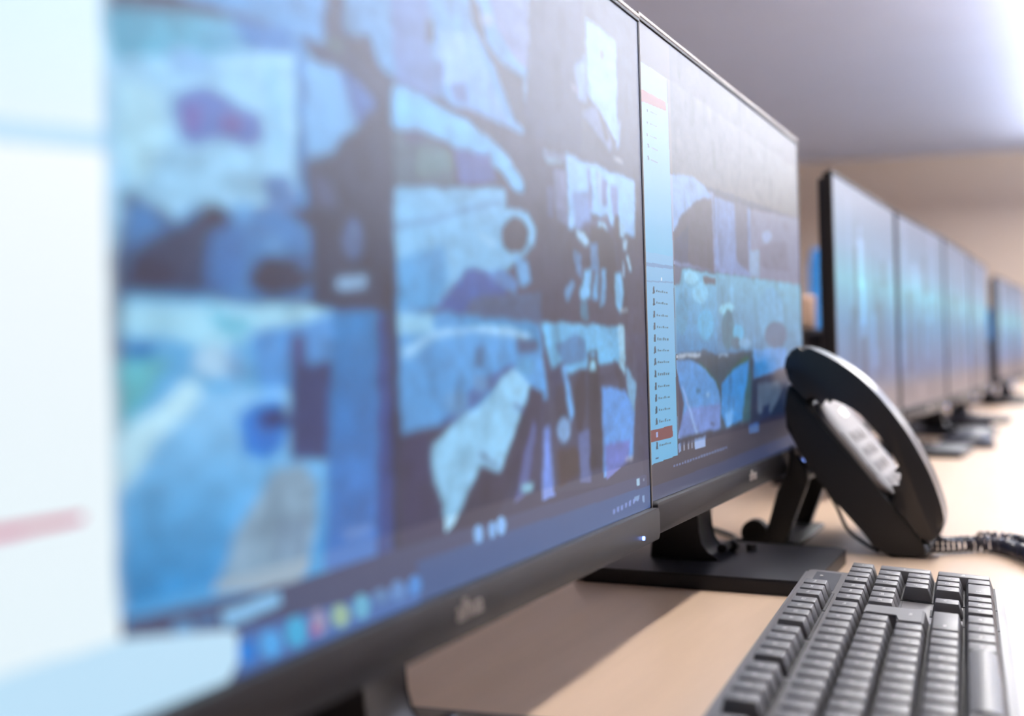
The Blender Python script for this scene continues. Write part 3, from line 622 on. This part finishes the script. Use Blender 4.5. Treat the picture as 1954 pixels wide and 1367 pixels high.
def screen_mesh(img,W,H,y=0.,z0=0.):
    ny,nx=img.shape[:2]; me=bpy.data.meshes.new('screen')
    X,Z=np.meshgrid(np.linspace(-W/2,W/2,nx),np.linspace(z0,z0+H,ny))
    co=np.stack([X,np.full_like(X,y),Z],-1).reshape(-1,3); idx=np.arange(nx*ny).reshape(ny,nx)
    q=np.stack([idx[:-1,:-1],idx[:-1,1:],idx[1:,1:],idx[1:,:-1]],-1).reshape(-1,4)
    me.vertices.add(len(co)); me.vertices.foreach_set('co',co.ravel())
    me.loops.add(q.size); me.loops.foreach_set('vertex_index',q.ravel()); me.polygons.add(len(q)); me.polygons.foreach_set('loop_start',np.arange(0,q.size,4))
    me.update(calc_edges=True)
    a=me.color_attributes.new('picture','FLOAT_COLOR','POINT'); a.data.foreach_set('color',np.concatenate([img,np.ones((ny,nx,1))],-1).ravel().astype('f'))
    return me

# ---------------------------------------------------------------- monitors
TILT=R(1.7); ZS=.0884      # lean of the panels, height of the picture's lower edge over the desk
def monitor(label,img,W,xc,yc,yaw,zs=ZS,H=.3010,rim=.0022,standyaw=0.,stand_dx=0.,base_hw=.0875,depth=.010,logo_dx=0.,trim='trim',group='wide black monitors in the row'):
    t=thing('monitor',label,'monitor',(xc,yc,DESK),(0,0,yaw),group)
    T=Matrix.Translation((0,0,zs))@Matrix.Rotation(-TILT,4,'X')
    def put(o): o.data.transform(T); return o
    put(link('screen',screen_mesh(img,W,H,-.0004),'screen',t))
    hw=W/2+rim; th=.0022
    # frame: inner black border, then the satin outer edge
    bm=bmesh.new(); box(bm,-hw,hw,.0002,depth,-.002,H+.0028,.0006); put(fin(bm,'panel','bezel',t))
    for nm,a in (('top',(-hw,hw,H+.0014,H+.0014+.0012)),):
        bm=bmesh.new(); box(bm,-hw,hw,-.0012,.002,H+.0006,H+.0028,.0003)
        box(bm,-hw,-W/2-.0002,-.0008,.002,-.002,H+.0006,.0002); box(bm,W/2+.0002,hw,-.0008,.002,-.002,H+.0006,.0002)
        put(fin(bm,'bezel','bezel',t))
    bm=bmesh.new(); z=H+.0028; box(bm,-hw-.0012,hw+.0012,-.0014,.004,z,z+.0026,.0005)
    box(bm,-hw-.0012,-hw,-.0010,.002,-.002,z,.0003); box(bm,hw,hw+.0012,-.0010,.002,-.002,z,.0003)
    put(fin(bm,'edge_trim',trim,t))
    # lower bar, standing proud of the glass
    bm=bmesh.new(); prism(bm,roundrect(-hw-.0012,hw+.0012,-.0195,-.0003,.0030),'y',-.0052,depth+.004,.0007,2); put(fin(bm,'lower_bar','chin',t,True))
    # back shell with its bulge
    bm=bmesh.new(); box(bm,-hw+.003,hw-.003,0,.007,.0,H-.003,.003); 
    for v in bm.verts: v.co.y+=depth
    box(bm,-.215,.215,depth+.005,depth+.036,.004,.115,.010,3); put(fin(bm,'back_shell','case',t,True))
    bm=bmesh.new(); cyl(bm,(W/2-.034+.0,-.0056,-.0145),.0012,.0012,'y',12); put(fin(bm,'power_light','led',t))
    lg=text_mesh('alhua',.0125,.0002); lg.transform(Matrix.Translation((.001+logo_dx,-.0056,-.0085))@Matrix.Rotation(PI/2,4,'X')); put(link('logo',lg,'logo',t))
    # stand
    rz=Matrix.Translation((stand_dx,0,0))@Matrix.Rotation(standyaw,4,'Z')
    bm=bmesh.new()
    prof=[(.0745,.0115),(.0700,.060),(.0700,.155),(.036,.155),(.0352,.055),(.0345,.034),(.0318,.0245),(.0265,.0175),(.0185,.0130),(.012,.0115)]
    prism(bm,prof,'x',-.0235,.0225,.0012,2); o=fin(bm,'neck','base',t,True,ang=28); o.data.transform(rz)
    bm=bmesh.new(); box(bm,-.05,.05,depth+.02,.074,.115,.165,.006,2); o=fin(bm,'stand_mount','case',t,True); o.data.transform(rz)
    bm=bmesh.new(); prism(bm,roundrect(-base_hw,base_hw,-.069,.119,.010),'z',.0,.0120,.0025,3); o=fin(bm,'base','base',t,True); o.data.transform(rz)
    bm=bmesh.new(); cyl(bm,(.012,.020,.0185),.0038,.022,'x',16); cyl(bm,(.030,.018,.0170),.0050,.008,'x',16); cyl(bm,(.040,.004,.0150),.0045,.006,'z',16)
    o=fin(bm,'cable_clip','chin',t,True); o.data.transform(rz)
    return t
th1=R(.36); W1=.55
r1=Vector((-.0055,-.001)); u1=Vector((math.cos(th1),math.sin(th1))); c1=r1-u1*(W1/2)
monitor('black monitor with a white side panel and six large camera views',paint(C1,600,560,.093,2,.76,.95),W1,c1.x,c1.y,th1,zs=.0858,standyaw=R(5),stand_dx=-.006,base_hw=.070,logo_dx=-.011)
monitor('black monitor with a pale camera name list, behind the desk phone',paint(C2,620,640,.127,2,.78,.84,350),.540,.2715,0,0)
row=[((.778,.0030),(1.283,-.0145),'thin black monitor just beyond the desk phone, its dark casing edge showing'),
     ((1.297,-.0150),(1.818,-.0455),'second blurred monitor beyond the desk phone, with a pale patch near its top'),
     ((1.830,-.0460),(2.348,-.0625),'third blurred blue-grey monitor counting from the desk phone'),
     ((2.358,-.0631),(2.862,-.0765),'fourth blurred monitor from the desk phone, last before the gap in the row'),
     ((3.325,-.0816),(3.845,-.1130),'small blurred monitor just after the gap in the far row'),
     ((3.860,-.1140),(4.390,-.1440),'last small blurred monitor at the very end of the row')]
for k,(a,b,lb) in enumerate(row):
    a=Vector(a); b=Vector(b); d=b-a; L=d.length; c=(a+b)/2
    monitor(lb,far_picture(20+k),L-.022,c.x,c.y,math.atan2(d.y,d.x),rim=.0085,trim='bezel')

# ---------------------------------------------------------------- keyboard in front
U=.01905
def kb_layout():
    K=[]  # (name, a0, width, row centre b0, rows, legend)
    def rowk(b,a,items,name='key'):
        for it in items:
            w=1.;s=it
            if isinstance(it,tuple): s,w=it
            if s is not None: K.append((name,a,w,b,1.,s))
            a+=w
    rowk(0,0,['Esc']); rowk(0,2,['F1','F2','F3','F4']); rowk(0,6.5,['F5','F6','F7','F8']); rowk(0,11,['F9','F10','F11','F12']); rowk(0,15.25,['Print','Scroll','Pause'])
    rowk(1.25,0,['`','1','2','3','4','5','6','7','8','9','0','-','=','\\','Bksp'])
    rowk(2.25,0,[('Tab',1.5)]+list('QWERTYUIOP[]')); rowk(3.25,0,[('Caps',1.75)]+list("ASDFGHJKL;'"))
    rowk(4.25,0,[('Shift',2.25)]+list('ZXCVBNM,./')+[('Shift',2.75)])
    rowk(5.25,0,[('Ctrl',1.25),('Win',1.25),('Alt',1.25),(None,6.25),('Alt',1.25),('Win',1.25),('Menu',1.25),('Ctrl',1.25)])
    K.append(('space_bar',3.75,6.25,5.25,1.,'')); K.append(('enter_key',0,0,0,0,'Enter'))
    rowk(1.25,15.25,['Ins','Home','PgUp']); rowk(2.25,15.25,['Del','End','PgDn'])
    K.append(('arrow_key',16.25,1,4.25,1,'^')); rowk(5.25,15.25,['<','v','>'],'arrow_key')
    rowk(1.25,18.5,['Num','/','*','-']); rowk(2.25,18.5,['7','8','9']); rowk(3.25,18.5,['4','5','6']); rowk(4.25,18.5,['1','2','3']); rowk(5.25,18.5,[('0',2.),'.'])
    K.append(('key',21.5,1,2.25,2.,'+')); K.append(('key',21.5,1,4.25,2.,'Ent'))
    return K
def keycap(bm,x0,x1,y0,y1,h=.0092,ins=(.0022,.0022,.0032,.0014)):
    g=.0004
    box(bm,x0+g,x1-g,y0+g,y1-g,.0006,h,.0006,2,top=(ins[0],ins[1],ins[2],ins[3]))
def keyboard(loc,yaw,tilt,label,full=True,group=None):
    t=thing('keyboard',label,'keyboard',loc,(tilt,0,yaw),group)
    LX,LY=22.5*U,6.25*U
    bm=bmesh.new(); prism(bm,roundrect(-.008,LX+.0065,-.0078,LY+.0075,.006),'z',-.0135,-.0012,.0016,2); fin(bm,'lower_shell','kbody',t,True)
    bm=bmesh.new(); prism(bm,roundrect(-.0055,LX+.0045,-.0062,LY+.0050,.004),'z',-.0012,.0,.0007,2); fin(bm,'top_plate','kbody',t,True)
    bm=bmesh.new()
    W=[(0,1,0),(2,6,0),(6.5,10.5,0),(11,15,0),(15.25,18.25,0)]
    for a0,a1,b in W: box(bm,a0*U-.0008,a1*U+.0008,LY-1*U-.0008,LY+.0008,-.0002,.0005)
    box(bm,-.0008,15*U+.0008,-.0008,5*U+.0008,-.0002,.0005); box(bm,15.25*U-.0008,18.25*U+.0008,3*U-.0008,5*U+.0008,-.0002,.0005)
    box(bm,15.25*U-.0008,18.25*U+.0008,-.0008,U+.0008,-.0002,.0005); box(bm,16.25*U-.0008,17.25*U+.0008,U,2*U+.0008,-.0002,.0005)
    box(bm,18.5*U-.0008,22.5*U+.0008,-.0008,5*U+.0008,-.0002,.0005); fin(bm,'key_well','well',t)
    if not full:
        bm=bmesh.new()
        for n,a,w,b,rr,s in kb_layout():
            if n!='enter_key': keycap(bm,a*U,(a+w)*U,LY-(b+rr)*U,LY-b*U)
        fin(bm,'keys','key',t)['kind']='stuff'; return t
    for n,a,w,b,rr,s in kb_layout():
        bm=bmesh.new()
        if n=='enter_key':
            ax0,ax1=13.5*U,15*U; bx=12.75*U; y3,y2,y1=LY-2.25*U,LY-3.25*U,LY-4.25*U; g=.0004
            out=[(bx+g,y1+g),(ax1-g,y1+g),(ax1-g,y3-g),(ax0+g,y3-g),(ax0+g,y2-g),(bx+g,y2-g)]
            i=.0030; up=[(bx+i,y1+.0034),(ax1-i,y1+.0034),(ax1-i,y3-.0016),(ax0+i,y3-.0016),(ax0+i,y2-.0016),(bx+i,y2-.0016)]
            A=[bm.verts.new((*p,.0006)) for p in out]; B=[bm.verts.new((*p,.0092)) for p in up]
            bm.faces.new(A[::-1]); bm.faces.new(B)
            for k in range(6): bm.faces.new((A[k],A[(k+1)%6],B[(k+1)%6],B[k]))
            bmesh.ops.bevel(bm,geom=list(bm.edges),offset=.0008,segments=2,affect='EDGES'); cx,cy=14.0*U,LY-3.75*U
        elif n=='space_bar':
            N=8; x0,x1,y0,y1=a*U+.0004,(a+w)*U-.0004,.0004,U-.0004
            pr=[(y0,.0006)]+[(y0+.003+(y1-y0-.0045)*k/N,.0088+.0016*math.sin(PI*k/N)) for k in range(N+1)]+[(y1,.0006)]
            prism(bm,pr,'x',x0,x1,.0009,2)
        else: keycap(bm,a*U,(a+w)*U,LY-(b+rr)*U,LY-b*U)
        if n!='enter_key': cx,cy=(a+min(w,1.2)/2)*U if w<3 else (a+w/2)*U,LY-(b+rr/2)*U
        k=fin(bm,n,'key',t,True,ang=30)
        if n=='space_bar': continue
        if s:
            me=text_mesh(s,.0046 if len(s)<2 else (.0034 if len(s)<4 else .0027)); me.transform(Matrix.Translation((cx,cy+.0012,.00925)))
            lg=link('legend',me,'ink',k)
    bm=bmesh.new(); prism(bm,roundrect(18.75*U,22.3*U,LY-.95*U,LY-.05*U,.0015),'z',-.0003,.0003,.0001,1); pn=fin(bm,'indicator_panel','case',t)
    for i in range(3):
        bm=bmesh.new(); cyl(bm,((19.2+1.1*i)*U,LY-.3*U,.0006),.0011,.0006,'z',10); fin(bm,'indicator_light','ink',pn)
    return t
KY=R(3.36)
keyboard((-.262,-.2195,DESK+.0188),KY,R(3.0),'dark grey full-size keyboard with number pad lying in front of the monitors')

# ---------------------------------------------------------------- desk phone
px=.395
ph=thing('desk_phone','black office desk phone tilted on its stand, handset in its cradle','telephone',(px,-.07,DESK))
def loc(pts): return [(y+.07,z-DESK) for y,z in pts]
prof=[(-.0138,.9010),(-.0372,.8735),(-.067,.8385),(-.0963,.8020),(-.1285,.7635),(-.1325,.7570),(-.1300,.7512),(-.1009,.7504),(-.0853,.7583),(-.074,.7738),(-.0558,.7939),(-.0373,.8164),(-.0200,.8420),(-.0085,.8620),(-.0078,.8780),(-.0085,.8930),(-.0105,.8990)]
bm=bmesh.new(); prism(bm,loc(prof),'x',0,.185,.004,3); fin(bm,'phone_base','phone_side',ph,True)
hs=[(-.0135,.9030),(-.0085,.9120),(-.0090,.9225),(-.0125,.9310),(-.0200,.9352),(-.0301,.9341),(-.0555,.9215),(-.0827,.9),(-.1094,.8675),(-.1292,.8337),(-.141,.8047),(-.1452,.7850),(-.1425,.7745),(-.1350,.7665),(-.1290,.7650),(-.1150,.7830),(-.1010,.8010),(-.1065,.8110),(-.1092,.8216),(-.1078,.8312),(-.0971,.8492),(-.0746,.8754),(-.0556,.8862),(-.0418,.8890),(-.0325,.8855),(-.0240,.8905)]
bm=bmesh.new(); prism(bm,loc(spline(hs,3)),'x',-.003,.045,.0055,4); hand=fin(bm,'handset','phone',ph,True,ang=50)
# face coordinates: s along the face from top to bottom, width in x
A=Vector((-.0138+.07,.9010-DESK)); B=Vector((-.1285+.07,.7635-DESK)); fd=(B-A).normalized(); fnrm=Vector((fd.y,-fd.x)); fnrm=fnrm if fnrm.y>0 else -fnrm; FL=(B-A).length
FM=Matrix(((1,0,0,0),(0,-fd.x,fnrm.x,A.x),(0,-fd.y,fnrm.y,A.y),(0,0,0,1)))   # local x->x, y->up the face, z->out of the face
def face(o): o.data.transform(FM); return o
bm=bmesh.new(); prism(bm,roundrect(.004,.150,-.134,-.024,.030,10),'z',-.001,.0045,.0015,2); fp=face(fin(bm,'faceplate','silver',ph,True))
bm=bmesh.new(); prism(bm,roundrect(.0105,.0145,-.110,-.060,.0018),'z',.0040,.0048,.0002,1); face(fin(bm,'shade_strip','pkey',ph))  # dark strip painting the faint shade line down the faceplate
for i in range(3):
    for j in range(4):
        bm=bmesh.new(); x=.062+i*.027; y=-.0680-j*.0170; prism(bm,roundrect(x-.0095,x+.0095,y-.0058,y+.0058,.004),'z',.004,.0055,.0006,2); pk=face(fin(bm,'phone_key','silver',ph,True))
        g=text_mesh('123456789*0#'[j*3+i],.0115); g.transform(Matrix.Translation((x,y,.00565))); face(link('numeral',g,'pkey',pk))
bm=bmesh.new(); prism(bm,roundrect(.091,.108,-.047,-.0385,.003),'z',.004,.0066,.001,2); o=face(fin(bm,'message_lamp','white',ph,True)); o['label']='bright white message lamp'
# stand under the phone
st=None
bm=bmesh.new(); prism(bm,loc([(-.012,.834),(-.024,.824),(-.0255,.812),(-.004,.7505),(.0165,.7505),(.0030,.802),(-.0078,.818),(-.0088,.845)]),'x',.020,.032,.002,2); st=fin(bm,'stand_leg','phone_side',ph,True)
bm=bmesh.new(); prism(bm,loc([(-.012,.834),(-.024,.824),(-.0255,.812),(-.004,.7505),(.0165,.7505),(.0030,.802),(-.0078,.818),(-.0088,.845)]),'x',.150,.162,.002,2); fin(bm,'stand_leg','phone_side',ph,True)
bm=bmesh.new(); box(bm,.020,.162,.052,.092,.0004,.006,.002); fin(bm,'stand_foot','phone_side',ph,True)
bm=bmesh.new(); cyl(bm,(.026,.094,.0125),.0120,.014,'x',24); fin(bm,'stand_hinge','rubber',ph,True)
bm=bmesh.new(); cyl(bm,(.091,.058,.060),.004,.12,'x',12); fin(bm,'stand_bar','phone_side',ph,True)
# coiled cord from the base across the desk, and its straight ends
def helix(path,r,pitch,wire,seg=6,step=11):
    P=[Vector(p) for p in spline(path,24,False)]; out=[]; s=0; 
    L=[0]
    for a,b in zip(P,P[1:]): L.append(L[-1]+(b-a).length)
    n=int(L[-1]/pitch*step)
    j=0
    for i in range(n):
        d=L[-1]*i/n
        while j<len(L)-2 and L[j+1]<d: j+=1
        f=(d-L[j])/(L[j+1]-L[j]+1e-9); p=P[j].lerp(P[j+1],f); t=(P[min(j+2,len(P)-1)]-P[max(j-1,0)]).normalized()
        a=t.cross(Vector((0,0,1))).normalized(); b=t.cross(a); th=2*PI*i/step
        out.append(p+(a*math.cos(th)+b*math.sin(th))*r)
    bm=bmesh.new(); tube(bm,out,wire,seg); return bm
def rel(p): return (p[0]-px,p[1]+.07,p[2]-DESK)
cp=[(.415,-.128,.760),(.432,-.145,.7585),(.448,-.163,.7582),(.452,-.180,.7580),(.437,-.197,.7580),(.405,-.212,.7580),(.360,-.226,.7580),(.30,-.245,.7580)]
fin(helix([rel(p) for p in cp],.0062,.0060,.0016),'coiled_cord','cord',ph,True)
cp=[(.470,-.168,.7590),(.478,-.186,.7590),(.465,-.204,.7592),(.43,-.222,.7600),(.37,-.245,.7592),(.31,-.262,.7580)]
fin(helix([rel(p) for p in cp],.0066,.0064,.0016),'coiled_cord','cord',ph,True)
bm=bmesh.new(); tube(bm,[rel(p) for p in spline([(.418,-.139,.768),(.424,-.146,.764),(.440,-.156,.762),(.458,-.162,.760),(.470,-.168,.759)],6,False)],.0013,8); fin(bm,'cord_end','cord',ph,True)
bm=bmesh.new(); tube(bm,[rel(p) for p in spline([(.485,-.030,.800),(.478,-.042,.782),(.455,-.055,.765),(.43,-.073,.757),(.41,-.088,.753)],6,False)],.0017,8); fin(bm,'line_cord','rubber',ph,True)

# ---------------------------------------------------------------- cables behind the second monitor
bm=bmesh.new(); tube(bm,spline([(.56,.105,.90),(.57,.108,.85),(.565,.105,.812),(.535,.098,.782),(.49,.088,.7615),(.43,.085,.7545),(.39,.10,.7545),(.33,.16,.7545),(.30,.26,.7545)],8,False),.0042,10)
tag(fin(bm,'monitor_cable','cable',None,True),'thick dark cable hanging behind the monitor that shows the camera list','cable')
bm=bmesh.new(); tube(bm,spline([(.60,.0,.812),(.585,.005,.800),(.56,.012,.782),(.53,.018,.766),(.50,.022,.7535),(.45,.026,.7535),(.42,.040,.7535),(.46,.06,.7535),(.60,.17,.7535)],8,False),.0024,8)
nc=fin(bm,'network_cord','cable',ph,True); nc.data.transform(Matrix.Translation((-px,.07,-DESK)))

# ---------------------------------------------------------------- things further along the desk
def simple_mouse(x,y,yaw,label):
    bm=bmesh.new(); bmesh.ops.create_uvsphere(bm,u_segments=24,v_segments=14,radius=1)
    for v in bm.verts:
        v.co=Vector((v.co.x*.030,v.co.y*.052,max(0,v.co.z)*.032*(1-.25*v.co.y)))
    t=thing('computer_mouse',label,'mouse',(x,y,DESK),(0,0,yaw)); fin(bm,'mouse_body','mouse',t,True)
    bm=bmesh.new(); cyl(bm,(0,.022,.029),.006,.005,'x',14); fin(bm,'scroll_wheel','rubber',t)
    return t
simple_mouse(1.73,-.085,R(-4),'small dark mouse on the desk just past the far end of the phone')
dk=thing('dark_band_box','added flat black box standing in for a dark band between two far monitor stands','box',(2.35,-.01,DESK))  # added box, fills in the dark band under the far monitors
bm=bmesh.new(); box(bm,-.05,.075,-.095,.085,.002,.028,.003); fin(bm,'box_shell','case',dk,True)
for sx in (-.035,.06):
    bm=bmesh.new(); box(bm,sx-.006,sx+.006,-.08,.07,0,.003); fin(bm,'rubber_foot','rubber',dk)

tw=thing('computer_tower','short black computer case standing in the gap behind the far monitors','computer',(1.22,.155,DESK))
bm=bmesh.new(); box(bm,0,.18,-.065,.065,.005,.212,.004); fin(bm,'case_shell','tower',tw)
bm=bmesh.new(); box(bm,-.004,0,-.06,.06,.02,.20,.001); fin(bm,'front_panel','bezel',tw)
for sx in (.02,.16):
    bm=bmesh.new(); box(bm,sx-.01,sx+.01,-.055,.055,0,.005); fin(bm,'rubber_foot','rubber',tw)
bm=bmesh.new(); prism(bm,roundrect(-.024,.024,-.024,.024,.020),'z',0,.052,.006,3)
o=fin(bm,'storage_tin','kraft',None,True,loc=(1.26,.134,DESK+.212)); tag(o,'pale tan tin on top of the short black computer case','tin')

ch=thing('office_chair','bright blue high-backed office chair behind the desk, seen beside the first far monitor','chair',(4.42,.825,0),(0,0,R(180)))
bm=bmesh.new(); box(bm,-.24,.24,-.24,.24,.42,.50,.03,3); fin(bm,'seat','blue',ch,True)
bm=bmesh.new(); prism(bm,roundrect(-.22,.22,.56,1.31,.06),'y',.20,.27,.02,3); fin(bm,'backrest','blue',ch,True)
bm=bmesh.new(); box(bm,-.03,.03,.25,.285,.38,.62,.006); fin(bm,'back_bracket','rubber',ch)
bm=bmesh.new(); cyl(bm,(0,0,.25),.026,.36,'z'); fin(bm,'gas_lift','leg',ch,True)
for k in range(5):
    a=2*PI*k/5
    bm=bmesh.new(); tube(bm,[(0,0,.10),(.15*math.cos(a),.15*math.sin(a),.085),(.28*math.cos(a),.28*math.sin(a),.065)],.018,8); lgx=fin(bm,'leg','rubber',ch,True)
    bm=bmesh.new(); cyl(bm,(.28*math.cos(a),.28*math.sin(a),.028),.028,.03,'x',16); fin(bm,'castor','rubber',lgx,True)

c2=copy_tree(ch); c2.location=(6.6,.10,0); c2.rotation_euler=(0,0,R(75)); c2['label']='bright blue office chair beyond the far end of the desk'; c2.scale=(.9,.9,.86)

# ---------------------------------------------------------------- pendant luminaires
def lamp(x0,x1,y,z,w,down,up,label):
    t=thing('pendant_light',label,'light',((x0+x1)/2,y,z),group='linear pendant lights over the desks'); h=(x1-x0)/2
    bm=bmesh.new(); box(bm,-h,h,-w/2,w/2,0,.05,.003); fin(bm,'housing','housing',t)
    for nm,e,zz,s in (('lower_diffuser',down,-.003,0),('upper_diffuser',up,.052,1)):
        m=M['lampup' if s else 'lamp'].copy(); m.node_tree.nodes['Principled BSDF'].inputs['Emission Strength'].default_value=e
        bm=bmesh.new(); box(bm,-h+.01,h-.01,-w/2+.008,w/2-.008,zz-.001,zz+.002); fin(bm,nm,m,t)
    for sx in (-h*.8,h*.8):
        bm=bmesh.new(); tube(bm,[(sx,0,.05),(sx,0,ZC-z)],.0015,6); fin(bm,'suspension_wire','leg',t)
lamp(-.3,9.6,-.38,2.08,.12,46.,15.,'long white pendant light above the monitor desk')
lamp(1.2,9.6,-1.5,2.08,.12,26.,105.,'added unseen fill light above the aisle beside the desk')  # unseen light, added to brighten the far desk
lamp(1.2,9.6,-3.0,2.08,.12,22.,95.,'added unseen fill light near the opposite wall')  # unseen light row, added to light the rest of the room


# ---------------------------------------------------------------- world, camera, output
w=bpy.data.worlds.new('room_air'); SC.world=w; w.use_nodes=True; w.node_tree.nodes['Background'].inputs[0].default_value=(.02,.02,.02,1)
cd=bpy.data.cameras.new('camera'); cam=bpy.data.objects.new('camera',cd); COL.objects.link(cam); SC.camera=cam
cd.sensor_width=36; cd.lens=2470/1954*36; cd.clip_start=.02; cd.clip_end=60
TH=math.atan(1031.6/2470); PT=-math.atan(23.5/2470)
cam.location=(-.778,-.231,.936)
f=Vector((math.cos(TH)*math.cos(PT),math.sin(TH)*math.cos(PT),math.sin(PT))); cam.rotation_euler=f.to_track_quat('-Z','Y').to_euler()
cd.dof.use_dof=True; cd.dof.focus_distance=.835; cd.dof.aperture_fstop=4.1; cd.dof.aperture_blades=0
SC.view_settings.view_transform='Standard'; SC.view_settings.look='None'; SC.view_settings.gamma=1; SC.view_settings.use_curve_mapping=False; SC.view_settings.exposure=0
SC.cycles.use_denoising=True; SC.cycles.max_bounces=8; SC.cycles.sample_clamp_indirect=6
